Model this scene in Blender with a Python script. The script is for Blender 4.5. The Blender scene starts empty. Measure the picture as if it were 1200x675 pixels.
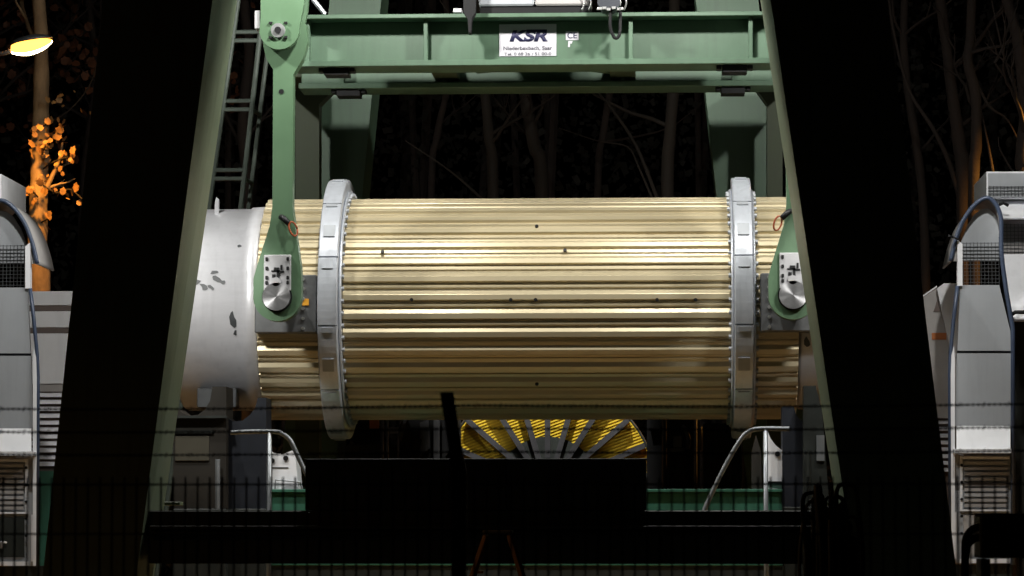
import bpy, bmesh, math, random
from mathutils import Vector, Matrix, Euler
R = math.radians
random.seed(7)
sc = bpy.context.scene
C = sc.collection

# ------------------------------------------------------------------ camera
F = 3600.0                       # focal length in photograph pixels (1200 wide)
XC, YH = 770.0, 620.0            # pixel straight ahead along +Y, and the horizon row
yaw = math.atan((XC - 600) / F)
pitch = math.atan((YH - 337.5) / F)
CAM = Vector((0, 0, 1.7))
cd = bpy.data.cameras.new('camera'); cam = bpy.data.objects.new('camera', cd); C.objects.link(cam)
cam.location = CAM
cam.rotation_euler = Euler((R(90) + pitch, 0, yaw), 'XYZ')
cd.sensor_width = 36; cd.lens = 36 * F / 1200
cd.clip_start = 0.1; cd.clip_end = 2000
cd.dof.use_dof = True; cd.dof.focus_distance = 36.8; cd.dof.aperture_fstop = 5.6
sc.camera = cam
CR = cam.rotation_euler.to_matrix()

def P(px, py, Y):
    """photo pixel -> point on the upright plane at distance Y"""
    d = CR @ Vector(((px - 600) / F, -(py - 337.5) / F, -1))
    return CAM + d * (Y / d.y)
def XP(px, Y, py=362): return P(px, py, Y).x
def ZP(py, Y, px=770): return P(px, py, Y).z

# ------------------------------------------------------------------ night sky, faint moon, exposure
w = bpy.data.worlds.new('World'); sc.world = w; w.use_nodes = True
nt = w.node_tree; nt.nodes.clear()
sky = nt.nodes.new('ShaderNodeTexSky'); sky.sky_type = 'NISHITA'; sky.sun_disc = False
sky.sun_elevation = R(-4); sky.sun_rotation = R(200)
bg = nt.nodes.new('ShaderNodeBackground'); bg.inputs['Strength'].default_value = 0.012
ow = nt.nodes.new('ShaderNodeOutputWorld')
nt.links.new(sky.outputs[0], bg.inputs[0]); nt.links.new(bg.outputs[0], ow.inputs[0])
sl = bpy.data.lights.new('moon', 'SUN'); sl.energy = 0.004; sl.angle = R(0.5); sl.color = (0.8, 0.88, 1)
so = bpy.data.objects.new('moon', sl); C.objects.link(so); so.rotation_euler = (R(35), 0, R(200)); so.location = (0, 0, 60)
sc.view_settings.view_transform = 'Standard'; sc.view_settings.look = 'None'
sc.view_settings.exposure = -0.12; sc.view_settings.gamma = 1
FLOOD_W = 700
LAMP_W = 1500

# ------------------------------------------------------------------ materials
def mat(name, col, rough=0.5, metal=0.0, var=0.12, scale=3.0, bump=0.0, bscale=40.0, streak=0.0, spec=0.5, dirt=None, aniso=None, rvar=1.0):
    m = bpy.data.materials.new(name); m.use_nodes = True
    n = m.node_tree; b = n.nodes['Principled BSDF']; L = n.links
    b.inputs['Roughness'].default_value = rough; b.inputs['Metallic'].default_value = metal
    b.inputs['Specular IOR Level'].default_value = spec
    tc = n.nodes.new('ShaderNodeTexCoord')
    mp = n.nodes.new('ShaderNodeMapping'); L.new(tc.outputs['Object'], mp.inputs[0])
    if aniso: mp.inputs['Scale'].default_value = aniso
    nz = n.nodes.new('ShaderNodeTexNoise'); nz.inputs['Scale'].default_value = scale; nz.inputs['Detail'].default_value = 6
    nz.inputs['Roughness'].default_value = 0.65
    L.new(mp.outputs[0], nz.inputs['Vector'])
    rp = n.nodes.new('ShaderNodeValToRGB')
    rp.color_ramp.elements[0].position = 0.3; rp.color_ramp.elements[1].position = 0.72
    rp.color_ramp.elements[0].color = tuple(c * (1 - var) for c in col) + (1,)
    rp.color_ramp.elements[1].color = tuple(min(1, c * (1 + var)) for c in col) + (1,)
    L.new(nz.outputs['Fac'], rp.inputs[0])
    out = rp.outputs[0]
    if streak or dirt:
        mp2 = n.nodes.new('ShaderNodeMapping'); mp2.inputs['Scale'].default_value = (9, 9, 0.7)
        L.new(tc.outputs['Object'], mp2.inputs[0])
        n2 = n.nodes.new('ShaderNodeTexNoise'); n2.inputs['Scale'].default_value = 1.4; n2.inputs['Detail'].default_value = 8
        L.new(mp2.outputs[0], n2.inputs['Vector'])
        r2 = n.nodes.new('ShaderNodeValToRGB'); r2.color_ramp.elements[0].position = 0.5; r2.color_ramp.elements[1].position = 0.78
        r2.color_ramp.elements[0].color = (0, 0, 0, 1); r2.color_ramp.elements[1].color = (streak or 0.5,) * 3 + (1,)
        L.new(n2.outputs['Fac'], r2.inputs[0])
        mx = n.nodes.new('ShaderNodeMix'); mx.data_type = 'RGBA'
        L.new(r2.outputs[0], mx.inputs['Factor']); L.new(out, mx.inputs['A'])
        mx.inputs['B'].default_value = tuple(dirt or [c * 0.35 for c in col]) + (1,)
        out = mx.outputs['Result']
    L.new(out, b.inputs['Base Color'])
    mr = n.nodes.new('ShaderNodeMapRange'); mr.inputs['To Min'].default_value = max(0.05, rough - 0.1 * rvar); mr.inputs['To Max'].default_value = min(1, rough + 0.12 * rvar)
    L.new(nz.outputs['Fac'], mr.inputs['Value']); L.new(mr.outputs[0], b.inputs['Roughness'])
    if bump:
        n3 = n.nodes.new('ShaderNodeTexNoise'); n3.inputs['Scale'].default_value = bscale; n3.inputs['Detail'].default_value = 4
        L.new(tc.outputs['Object'], n3.inputs['Vector'])
        bp = n.nodes.new('ShaderNodeBump'); bp.inputs['Strength'].default_value = bump; bp.inputs['Distance'].default_value = 0.02
        L.new(n3.outputs['Fac'], bp.inputs['Height']); L.new(bp.outputs[0], b.inputs['Normal'])
    return m
def emit(name, col, s):
    m = bpy.data.materials.new(name); m.use_nodes = True
    b = m.node_tree.nodes['Principled BSDF']
    b.inputs['Base Color'].default_value = tuple(col) + (1,)
    b.inputs['Emission Color'].default_value = tuple(col) + (1,); b.inputs['Emission Strength'].default_value = s
    return m
def radial(m):
    n = m.node_tree; b = n.nodes['Principled BSDF']; b.inputs['Anisotropic'].default_value = 0.85
    t = n.nodes.new('ShaderNodeTangent'); t.direction_type = 'RADIAL'; t.axis = 'Y'; n.links.new(t.outputs[0], b.inputs['Tangent'])
M = dict(
    green=mat('green_paint', (0.082, 0.145, 0.094), 0.45, var=0.08, scale=2, streak=0.35, dirt=(0.06, 0.09, 0.065), bump=0.05),
    legpaint=mat('leg_green_paint', (0.098, 0.122, 0.074), 0.5, var=0.12, scale=1.5, streak=0.5, bump=0.05),
    linkgreen=mat('link_green_paint', (0.09, 0.165, 0.093), 0.42, var=0.06, scale=3, streak=0.25, dirt=(0.08, 0.13, 0.085)),
    olive=mat('olive_paint', (0.04, 0.055, 0.025), 0.55, var=0.15),
    teal=mat('teal_paint', (0.03, 0.13, 0.085), 0.5, var=0.15, streak=0.4),
    brass=mat('brass_ribs', (0.61, 0.525, 0.35), 0.36, 0.42, var=0.03, scale=0.8, rvar=0.1),
    core=mat('core_dark', (0.05, 0.045, 0.035), 0.6),
    steel=mat('bright_steel', (0.55, 0.56, 0.58), 0.32, 0.75, var=0.12, scale=4),
    ring=mat('ring_silver_paint', (0.58, 0.61, 0.67), 0.33, 0.35, var=0.10, scale=4, streak=0.25),
    ringdark=mat('ring_grey_plate', (0.36, 0.38, 0.41), 0.4, 0.2, var=0.1),
    shield=mat('shield_silver', (0.62, 0.625, 0.66), 0.36, 0.2, var=0.05, scale=2.5, streak=0.15, aniso=(1, 1, 6)),
    chip=mat('bare_patch', (0.05, 0.055, 0.06), 0.5),
    mount=mat('mount_steel', (0.13, 0.135, 0.14), 0.42, 0.3, var=0.2, streak=0.3),
    spoke=mat('spoke_steel', (0.045, 0.045, 0.05), 0.5, 0.2, var=0.3),
    clutter=mat('dull_grey', (0.085, 0.085, 0.09), 0.5, 0.2, var=0.3),
    rustdark=mat('dark_rust', (0.07, 0.03, 0.015), 0.7),
    turned=mat('turned_steel', (0.42, 0.42, 0.44), 0.34, 0.8, var=0.15, scale=8),
    plate=mat('grey_plate', (0.09, 0.095, 0.10), 0.42, 0.4, var=0.2, scale=3, streak=0.3),
    retain=mat('zinc_plate', (0.48, 0.48, 0.50), 0.45, 0.2, var=0.08),
    bolt=mat('black_bolt', (0.02, 0.02, 0.022), 0.45, 0.5),
    boltlight=mat('zinc_bolt', (0.6, 0.6, 0.6), 0.3, 0.8),
    white=mat('white_sheet', (0.82, 0.83, 0.87), 0.45, var=0.05, streak=0.12, scale=2),
    grey=mat('grey_sheet', (0.35, 0.37, 0.40), 0.5, var=0.06, streak=0.15, scale=1.5),
    greywarm=mat('warm_grey_sheet', (0.36, 0.345, 0.34), 0.5, var=0.08),
    blue=mat('blue_trim', (0.05, 0.07, 0.12), 0.4, var=0.1),
    brown=mat('brown_strip', (0.13, 0.10, 0.09), 0.6),
    orange=mat('rust_orange', (0.42, 0.13, 0.03), 0.6),
    dark=mat('dark_steel', (0.018, 0.022, 0.02), 0.5, 0.0, var=0.25, streak=0.3),
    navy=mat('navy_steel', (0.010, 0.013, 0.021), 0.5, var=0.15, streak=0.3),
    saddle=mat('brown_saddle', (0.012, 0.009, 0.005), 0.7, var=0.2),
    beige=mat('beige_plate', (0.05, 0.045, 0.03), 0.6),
    laddergrey=mat('ladder_paint', (0.075, 0.095, 0.08), 0.5, 0.1, var=0.2),
    galv=mat('galvanised', (0.30, 0.32, 0.34), 0.4, 0.6, var=0.15),
    fence=mat('fence_dark', (0.02, 0.022, 0.025), 0.55),
    signwhite=mat('sign_white', (0.52, 0.51, 0.56), 0.5, var=0.03),
    signblue=mat('sign_ink', (0.02, 0.02, 0.07), 0.5, var=0.02),
    signgrey=mat('sign_grey_ink', (0.08, 0.08, 0.10), 0.5, var=0.02),
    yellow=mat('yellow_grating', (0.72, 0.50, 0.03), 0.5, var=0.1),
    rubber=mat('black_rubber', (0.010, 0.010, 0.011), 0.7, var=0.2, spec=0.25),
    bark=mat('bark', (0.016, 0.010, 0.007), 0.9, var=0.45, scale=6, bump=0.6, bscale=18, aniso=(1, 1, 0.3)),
    barklit=mat('bark_lamplit', (0.26, 0.18, 0.10), 0.85, var=0.4, scale=5, bump=0.5, bscale=16, aniso=(1, 1, 0.3)),  # brighter bark copy, lamplight put into the trunk colour
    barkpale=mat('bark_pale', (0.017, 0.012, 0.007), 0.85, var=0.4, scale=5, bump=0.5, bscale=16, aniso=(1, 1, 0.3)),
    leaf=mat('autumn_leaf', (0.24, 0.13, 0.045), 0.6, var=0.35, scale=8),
    leafred=mat('russet_leaf', (0.10, 0.035, 0.012), 0.7, var=0.4, scale=6),
    leafdark=mat('dark_leaf', (0.007, 0.006, 0.003), 0.9, var=0.4, scale=0.6),
    bounce_pad=mat('warm_bounce', (0.5, 0.31, 0.13), 0.9, var=0.3, scale=1.2, bump=0.4, bscale=40),  # warm tone chosen to bounce brown light onto the drum's underside
    asphalt=mat('asphalt', (0.05, 0.05, 0.05), 0.85, var=0.3, scale=0.8, bump=0.4, bscale=60),
    wood=mat('worn_wood', (0.42, 0.27, 0.18), 0.7, var=0.25),
    sodium=emit('sodium_glow', (1.0, 0.42, 0.06), 5),
    bulb=emit('sodium_bulb', (1.0, 0.8, 0.45), 25),
    floodglass=emit('flood_glass', (1.0, 0.98, 0.92), 12),
    lettering=mat('white_lettering', (0.8, 0.8, 0.8), 0.5),
    redcable=mat('red_cable', (0.35, 0.07, 0.02), 0.5),
)

radial(M['turned'])
# ------------------------------------------------------------------ object helpers
W = {}            # world origin of each root / part
def tag(o, label, cat, group=None):
    o['label'] = label; o['category'] = cat
    if group: o['group'] = group
    return o
def thing(name, label, cat, loc=(0, 0, 0), group=None):
    o = bpy.data.objects.new(name, None); C.objects.link(o); o.location = loc; o.empty_display_size = 0.2
    W[o] = Vector(loc); return tag(o, label, cat, group)
def obj(name, bm, m, parent=None, smooth=False, bevel=0.0):
    """bm is in world coordinates; the mesh is stored relative to its root"""
    o0 = W[parent] if parent else None
    if bevel:
        es = [e for e in bm.edges if len(e.link_faces) == 2 and e.calc_face_angle(0) > 0.5]
        bmesh.ops.bevel(bm, geom=es, offset=bevel, segments=1, affect='EDGES', clamp_overlap=True)
    bmesh.ops.recalc_face_normals(bm, faces=bm.faces[:])
    if o0 is None:
        lo = [min(v.co[i] for v in bm.verts) for i in range(3)]; hi = [max(v.co[i] for v in bm.verts) for i in range(3)]
        o0 = Vector(((lo[0] + hi[0]) / 2, (lo[1] + hi[1]) / 2, lo[2]))
    bmesh.ops.translate(bm, verts=bm.verts[:], vec=-o0)
    me = bpy.data.meshes.new(name); bm.to_mesh(me); bm.free()
    me.materials.append(M[m] if isinstance(m, str) else m)
    if smooth:
        for p in me.polygons: p.use_smooth = True
    o = bpy.data.objects.new(name, me); C.objects.link(o)
    if parent: o.parent = parent
    else: o.location = o0
    W[o] = o0
    return o
def struct(o): o['kind'] = 'structure'; return o
def stuff(o): o['kind'] = 'stuff'; return o

def new(): return bmesh.new()
def box(bm, x0, x1, y0, y1, z0, z1):
    m = Matrix.LocRotScale(((x0 + x1) / 2, (y0 + y1) / 2, (z0 + z1) / 2), None, (abs(x1 - x0), abs(y1 - y0), abs(z1 - z0)))
    bmesh.ops.create_cube(bm, size=1, matrix=m); return bm
def pbox(bm, px0, px1, py0, py1, Y, d):
    """box whose front is the photo rectangle on plane Y, going back d"""
    a = P(px0, py1, Y); b = P(px1, py0, Y)
    return box(bm, a.x, b.x, Y, Y + d, a.z, b.z)
def prism(bm, pts, Y, d):
    """photo outline on plane Y, extruded straight back by d"""
    f = [bm.verts.new(P(x, y, Y)) for x, y in pts]
    g = [bm.verts.new(v.co + Vector((0, d, 0))) for v in f]
    n = len(f)
    bm.faces.new(f); bm.faces.new(list(reversed(g)))
    for i in range(n): bm.faces.new((f[i], g[i], g[(i + 1) % n], f[(i + 1) % n]))
    return bm
def wprism(bm, pts, d):
    """outline given in world points, extruded by vector d"""
    f = [bm.verts.new(Vector(p)) for p in pts]; g = [bm.verts.new(v.co + Vector(d)) for v in f]; n = len(f)
    bm.faces.new(f); bm.faces.new(list(reversed(g)))
    for i in range(n): bm.faces.new((f[i], g[i], g[(i + 1) % n], f[(i + 1) % n]))
    return bm
def tube(bm, pts, r, seg=8, cap=True):
    pts = [Vector(p) for p in pts]; n = len(pts)
    rr = r if isinstance(r, (list, tuple)) else [r] * n
    prev = None; t0 = None; u = None
    for i, p in enumerate(pts):
        t = (pts[min(i + 1, n - 1)] - pts[max(i - 1, 0)]).normalized()
        if u is None:
            u = t.orthogonal().normalized()
        else:
            u = (t0.rotation_difference(t) @ u); u = (u - t * u.dot(t)).normalized()
        v = t.cross(u); t0 = t
        ring = [bm.verts.new(p + (u * math.cos(a) + v * math.sin(a)) * rr[i]) for a in [2 * math.pi * k / seg for k in range(seg)]]
        if prev:
            for k in range(seg): bm.faces.new((prev[k], prev[(k + 1) % seg], ring[(k + 1) % seg], ring[k]))
        elif cap: bm.faces.new(list(reversed(ring)))
        prev = ring
    if cap: bm.faces.new(prev)
    return bm
def cyl(bm, a, b, r, seg=16): return tube(bm, [a, b], r, seg)
def smooth_path(pts, k=6):
    pts = [Vector(p) for p in pts]; out = []
    for i in range(len(pts) - 1):
        p0 = pts[max(i - 1, 0)]; p1 = pts[i]; p2 = pts[i + 1]; p3 = pts[min(i + 2, len(pts) - 1)]
        for j in range(k):
            t = j / k
            out.append(0.5 * (2 * p1 + (p2 - p0) * t + (2 * p0 - 5 * p1 + 4 * p2 - p3) * t * t + (3 * p1 - p0 - 3 * p2 + p3) * t ** 3))
    out.append(pts[-1]); return out
def lathe_x(bm, prof, cy, cz, seg=96, close=False):
    """profile of (x, radius) turned about the x axis through (cy, cz)"""
    rings = []
    for x, r in prof:
        rings.append([bm.verts.new((x, cy + r * math.cos(2 * math.pi * k / seg), cz + r * math.sin(2 * math.pi * k / seg))) for k in range(seg)])
    for a, b in zip(rings[:-1], rings[1:]):
        for k in range(seg): bm.faces.new((a[k], a[(k + 1) % seg], b[(k + 1) % seg], b[k]))
    if close:
        a, b = rings[-1], rings[0]
        for k in range(seg): bm.faces.new((a[k], a[(k + 1) % seg], b[(k + 1) % seg], b[k]))
    else:
        bm.faces.new(rings[0]); bm.faces.new(list(reversed(rings[-1])))
    return bm
def text_bm(s, x, z, Y, h, width=None, bold=0.0, shear=0.0):
    cu = bpy.data.curves.new('txt', 'FONT'); cu.body = s; cu.size = 1; cu.offset = bold; cu.shear = shear; cu.extrude = 0.0
    o = bpy.data.objects.new('txt', cu); C.objects.link(o)
    bpy.context.view_layer.update()
    me = bpy.data.meshes.new_from_object(o.evaluated_get(bpy.context.evaluated_depsgraph_get()))
    bpy.data.objects.remove(o); bpy.data.curves.remove(cu)
    bm = new(); bm.from_mesh(me); bpy.data.meshes.remove(me)
    xs = [v.co.x for v in bm.verts]; ys = [v.co.y for v in bm.verts]
    x0, x1, y0, y1 = min(xs), max(xs), min(ys), max(ys)
    sx = (width / (x1 - x0)) if width else h / (y1 - y0)
    for v in bm.verts:
        v.co = Vector((x + (v.co.x - x0) * sx, Y, z + (v.co.y - y0) * h / (y1 - y0)))
    g = bmesh.ops.extrude_face_region(bm, geom=bm.faces[:])
    bmesh.ops.translate(bm, verts=[e for e in g['geom'] if isinstance(e, bmesh.types.BMVert)], vec=(0, 0.004, 0))
    return bm

# ------------------------------------------------------------------ the ground
bm = new(); bmesh.ops.create_grid(bm, x_segments=1, y_segments=1, size=600)
g = obj('ground', bm, 'asphalt'); struct(g)
g = obj('bounce_pad', box(new(), -9, 6.5, 33.2, 45, -0.05, 0.006), 'bounce_pad'); struct(g)  # unseen pad added to reflect warm light up at the drum

# ------------------------------------------------------------------ gantry crane
LF, LB = 32.5, 34.0              # near legs: front and back
gantry = thing('gantry_crane', 'green steel gantry crane with wide dark legs standing over the ribbed drum', 'crane', (-1.5, 36, 0))
def leg(front_in, front_out, back_in, Yf, Yb, m, name='leg', bev=0.02):
    """front_in/out and back_in are pairs (top pixel, low pixel) of each sloping edge; carried down to the ground and up"""
    def edge(e, Y):
        a = P(*e[0], Y); b = P(*e[1], Y); d = (a - b) / (a.z - b.z)
        return b + d * (0 - b.z), b + d * (ztop - b.z)
    fi, fo, bi = edge(front_in, Yf), edge(front_out, Yf), edge(back_in, Yb)
    bo = tuple(Vector((p.x, Yb, p.z)) for p in fo)
    b = new(); vs = [[b.verts.new(q[k]) for q in (fi, bi, bo, fo)] for k in (0, 1)]
    b.faces.new(vs[0]); b.faces.new(vs[1])
    for k in range(4): b.faces.new((vs[0][k], vs[0][(k + 1) % 4], vs[1][(k + 1) % 4], vs[1][k]))
    return obj(name, b, m, gantry, bevel=bev)
ztop = 11.0
leg(((249, 0), (171, 590)), ((121, 0), (58, 600)), ((278, 0), (193, 590)), LF, LB, 'legpaint')
leg(((903, 0), (968, 440)), ((1040, 0), (1113, 605)), ((891, 0), (957, 440)), LF, LB, 'legpaint')
# rear legs behind the drum
RL = 41.5
leg(((437, 100), (424, 233)), ((376, 100), (362, 233)), ((446, 100), (433, 233)), RL, RL + 0.9, 'green')
leg(((826, 100), (840, 233)), ((900, 100), (915, 233)), ((824, 100), (838, 233)), RL, RL + 0.9, 'green')
# head girder over the near legs and sill beam between their feet
xa, xb = XP(150, LF, 0), XP(1000, LF, 0)
obj('head_girder', box(new(), xa, xb, LF + 0.1, LB - 0.1, 11.0, 11.8), 'legpaint', gantry, bevel=0.02)
zs0, zs1 = ZP(661, LF), ZP(598, LF)
sill = obj('sill_beam', box(new(), XP(172, LF, 598), XP(984, LF, 598), LF + 0.15, LB - 0.15, zs0, zs1), 'dark', gantry, bevel=0.012)
for z in (ZP(620, LF), ZP(627, LF)):
    b = box(new(), XP(176, LF), XP(980, LF), LF + 0.06, LF + 0.149, z, z + 0.035); obj('rail', b, 'dark', sill, bevel=0.005)
for a in (P(192, 588, LB), P(972, 588, LB)):
    obj('foot_plate', box(new(), a.x - 0.18, a.x + 0.18, LB + 0.003, LB + 0.25, a.z - 0.04, a.z + 0.0), 'legpaint', gantry, bevel=0.005)

# the two box/I girders across the top of the picture
def girder(Y, py_top, py_bot, xl, xr, stiff, name='girder'):
    zt, zb = ZP(py_top, Y), ZP(py_bot, Y)
    b = new()
    box(b, xl, xr, Y, Y + 0.6, zt - 0.05, zt); box(b, xl, xr, Y + 0.001, Y + 0.6, zb, zb + 0.07)
    box(b, xl + 0.001, xr - 0.001, Y + 0.3, Y + 0.36, zb + 0.07, zt - 0.05)
    o = obj(name, b, 'green', gantry, bevel=0.006)
    for px in stiff:
        x = XP(px, Y, 40)
        obj('stiffener', box(new(), x - 0.025, x + 0.025, Y + 0.1, Y + 0.299, zb + 0.071, zt - 0.051), 'green', o, bevel=0.004)
    return o
XL, XR = XP(343, 36.9, 40), XP(916, 36.9, 40)
g1 = girder(36.9, 14, 75, XL, XR, (359, 498, 739, 880))
g2 = girder(38.4, 38, 101, XL - 0.1, XR + 0.15, (400, 520, 730, 860))
# cross members that tie the girders together
for px in (517, 729):
    x = XP(px, 37.5, 85); zb = ZP(75, 36.9)
    obj('cross_member', box(new(), x - 0.16, x + 0.16, 37.27, 38.69, zb + 0.071, zb + 0.35), 'olive', gantry, bevel=0.01)
for pts in (((560, 88), (636, 80)), ((715, 88), (640, 80))):
    a = P(pts[0][0], pts[0][1] - 6, 38.3); b2 = P(pts[1][0], pts[1][1] - 6, 37.3)
    obj('brace', cyl(new(), a, b2, 0.05, 8), 'green', gantry)
for px, py, Y in ((394, 80, 37.0), (861, 72, 37.0), (408, 103, 38.45), (859, 95, 38.45)):
    z = ZP(75, 36.9) if Y < 38 else ZP(101, 38.4)
    x = XP(px, Y, py)
    b = new(); box(b, x - 0.15, x + 0.15, Y, Y + 0.3, z - 0.09, z - 0.002)
    for s in (-1, 1): box(b, x + s * 0.19 - 0.03, x + s * 0.19 + 0.03, Y + 0.02, Y + 0.2, z - 0.05, z - 0.002)
    obj('stop_pad', b, 'bolt', gantry, bevel=0.006)
# slim posts with flared heads behind the drum, hung on short arms from the rear girder
for pxs in ((346, 374, 331, 392), (899, 917, 886, 930)):
    Yp = 40.25; a, b_, fa, fb = pxs
    pts = [(fa, 104), (fb, 104), (b_, 122), (b_, 620), (a, 620), (a, 122)]
    o = prism(new(), pts, Yp, 0.3)
    post = obj('rear_post', o, 'olive', gantry, bevel=0.008)
    obj('post_base', box(new(), XP(a, Yp) - 0.15, XP(b_, Yp) + 0.15, Yp - 0.1, Yp + 0.4, 0, ZP(620, Yp)), 'olive', post)
    obj('arm', box(new(), XP(fa, Yp) + 0.02, XP(fb, Yp) - 0.02, 39.01, Yp + 0.35, ZP(104, Yp) + 0.001, ZP(104, Yp) + 0.3), 'olive', post, bevel=0.01)
# company board and CE mark on the front girder web
YW = 37.2
board = obj('company_board', pbox(new(), 585, 652, 28, 66, YW - 0.013, 0.012), 'signwhite', gantry, bevel=0.002)
a = P(597, 49, YW - 0.0175); b_ = P(642, 35, YW - 0.0175)
obj('lettering', text_bm('KSR', a.x, a.z, YW - 0.0175, b_.z - a.z, b_.x - a.x, bold=0.045, shear=0.22), 'signblue', board)
obj('letter_bar', box(new(), P(617, 0, YW).x, P(641, 0, YW).x, YW - 0.0178, YW - 0.0135, b_.z - 0.02, b_.z + 0.006), 'signblue', board)
a = P(590, 59.5, YW - 0.0175)
obj('small_print', text_bm('Niederbexbach, Saar', a.x, a.z, YW - 0.0175, 0.055, P(647, 0, YW).x - a.x, bold=0.012), 'signgrey', board)['kind'] = 'stuff'
a = P(591, 65, YW - 0.0175)
obj('small_print', text_bm('Tel. 0 68 26 / 51 00-0', a.x, a.z, YW - 0.0175, 0.036, P(646, 0, YW).x - a.x, bold=0.005), 'signgrey', board)['kind'] = 'stuff'
ce = obj('ce_plate', pbox(new(), 663, 678, 36.5, 47, YW - 0.01, 0.009), 'signwhite', gantry, bevel=0.002)
a = P(665, 45, YW - 0.0145); obj('lettering', text_bm('CE', a.x, a.z, YW - 0.0145, 0.075, 0.115, bold=0.01), 'signblue', ce)
obj('tag', prism(new(), [(666, 48), (671, 48), (670, 51), (668, 51), (668, 55), (665.5, 55)], YW - 0.01, 0.009), 'signwhite', gantry)

# hand rail tubes and hoist gear on the girder top
zt = ZP(14, 36.9)
obj('guard_rail', tube(new(), smooth_path([(P(381, 17, 37.1)), P(374, 8, 37.1), P(366, -4, 37.1), P(362, -30, 37.1)], 3), 0.03), 'galv', gantry)
obj('guard_rail', tube(new(), [P(349, 30, 36.85), P(352, 14, 36.85), P(360, -30, 36.85)], 0.06), 'green', gantry)
hoist = thing('hoist_unit', 'grey hoist trolley with dark blocks sitting on the green girders', 'hoist', (P(620, 14, 37.2).x, 37.3, zt))
hb = box(new(), XP(562, 36.95, 0), XP(693, 36.95, 0), 36.98, 37.9, zt + 0.003, zt + 0.09); obj('base_frame', hb, 'rubber', hoist, bevel=0.01)
hb = box(new(), XP(561, 36.95, 0), XP(626, 36.95, 0), 36.95, 37.85, zt + 0.1, zt + 0.24); obj('motor_cover', hb, 'grey', hoist, bevel=0.02)
hb = box(new(), XP(627, 36.95, 0), XP(692, 36.95, 0), 36.95, 37.85, zt + 0.1, zt + 0.24); obj('motor_cover', hb, 'greywarm', hoist, bevel=0.02)
hb = prism(new(), [(543, -30), (557, -30), (557, 14), (552.5, 22), (551.5, 38), (549, 38), (548, 22), (543, 14)], 36.6, 0.2); obj('hook_block', hb, 'rubber', hoist, bevel=0.01)
hb = prism(new(), [(700, -30), (722, -30), (727, 6), (718, 13), (706, 12), (700, 4)], 36.6, 0.25); obj('cable_reel', hb, 'navy', hoist, bevel=0.02)
obj('hose', tube(new(), smooth_path([P(716, 8, 36.6), P(715, 30, 36.62), P(720, 44, 36.65), P(726, 40, 36.65), P(727, 14, 36.7)], 5), 0.02), 'rubber', hoist, True)
for px in (682, 690, 700, 724, 731):
    obj('cable', tube(new(), smooth_path([P(px, 12, 36.93), P(px + 3, 2, 36.9), P(px - 2, -12, 36.9), P(px + 2, -30, 36.9)], 4), 0.012), 'boltlight', hoist, True)
b = new()
for px in (703, 708, 713, 719, 725, 728):
    a = P(px, 11.5 + random.uniform(-1, 2), 36.55); box(b, a.x - 0.02, a.x + 0.025, 36.53, 36.58, a.z, a.z + 0.03)
obj('clamp', b, 'boltlight', hoist)
b = pbox(new(), 531, 541, 9.5, 14.5, 36.93, 0.2); obj('switch_box', b, 'retain', hoist, bevel=0.005)

# ladder with paired hoops on the back of the left leg
YLd = 40.35
lad = thing('access_ladder', 'steel caged ladder climbing behind the left crane leg', 'ladder', (P(270, 620, YLd).x, YLd, 0))
def edge_line(top, low, Y, z0=0.0, z1=11):
    a, b = P(*top, Y), P(*low, Y); d = (a - b) / (a.z - b.z); return [b + d * (z0 - b.z), b + d * (z1 - b.z)]
e1 = edge_line((279, 0), (246, 235), YLd); e2 = edge_line((303, 55), (282, 245), YLd); e3 = edge_line((311, 80), (291, 245), YLd + 0.5)
for e in (e1, e2): obj('stile', tube(new(), e, 0.035, 8), 'laddergrey', lad)
obj('cage_bar', tube(new(), e3, 0.03, 8), 'laddergrey', lad)
for k in range(-1, 9):
    z = ZP(34, YLd) - 0.925 * k
    for dz in (0, -0.115):
        t1 = (z + dz) / 11; 
        if not 0.1 < z + dz < 10.8: continue
        a = e1[0].lerp(e1[1], t1); b_ = e2[0].lerp(e2[1], t1); c_ = e3[0].lerp(e3[1], t1)
        obj('rung', tube(new(), [a - Vector((0.06, 0, 0)), b_, c_] if dz else [a - Vector((0.06, 0, 0)), b_], 0.03, 6), 'laddergrey', lad)

# floodlights bolted to the back of the near legs, above the picture
def flood(x, y, z, aim, label, hold=None, size=150, power=None):
    t = thing('floodlight', label, 'floodlight', (x, y, z), 'floodlights high on the crane legs')
    d = (Vector(aim) - Vector((x, y, z))).normalized(); q = d.to_track_quat('-Z', 'Y')
    for nm, m_, (sx, sy, sz, off) in (('housing', 'dark', (0.5, 0.4, 0.16, 0.12)), ('lens', 'floodglass', (0.44, 0.34, 0.01, 0.03))):
        b = new(); bmesh.ops.create_cube(b, size=1, matrix=Matrix.Translation((x, y, z)) @ q.to_matrix().to_4x4() @ Matrix.LocRotScale((0, 0, off), None, (sx, sy, sz)))
        obj(nm, b, m_, t, bevel=0.01 if nm == 'housing' else 0)
    b = new(); cyl(b, Vector((x, y, z)) - d * 0.12, hold or (x, LB - 0.05, z + 0.15), 0.035, 8); obj('bracket', b, 'dark', t)
    li = bpy.data.lights.new('flood_lamp', 'SPOT'); li.energy = power or FLOOD_W; li.spot_size = R(size); li.spot_blend = 0.4; li.shadow_soft_size = 0.11
    li.color = (1.0, 0.98, 0.92)
    lo = bpy.data.objects.new('flood_lamp', li); C.objects.link(lo); lo.parent = t; lo.location = d * 0.06; lo.rotation_euler = q.to_euler()
    return t
flood(-6.9, 34.4, 9.3, (-3.0, 38.3, 4.4), 'floodlight on the back of the left crane leg', (-5.6, LB - 0.1, 9.45), 150, 900)
flood(3.8, 34.4, 9.3, (0.0, 38.3, 4.4), 'floodlight on the back of the right crane leg', (2.0, LB - 0.1, 9.45), 150, 900)
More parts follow.
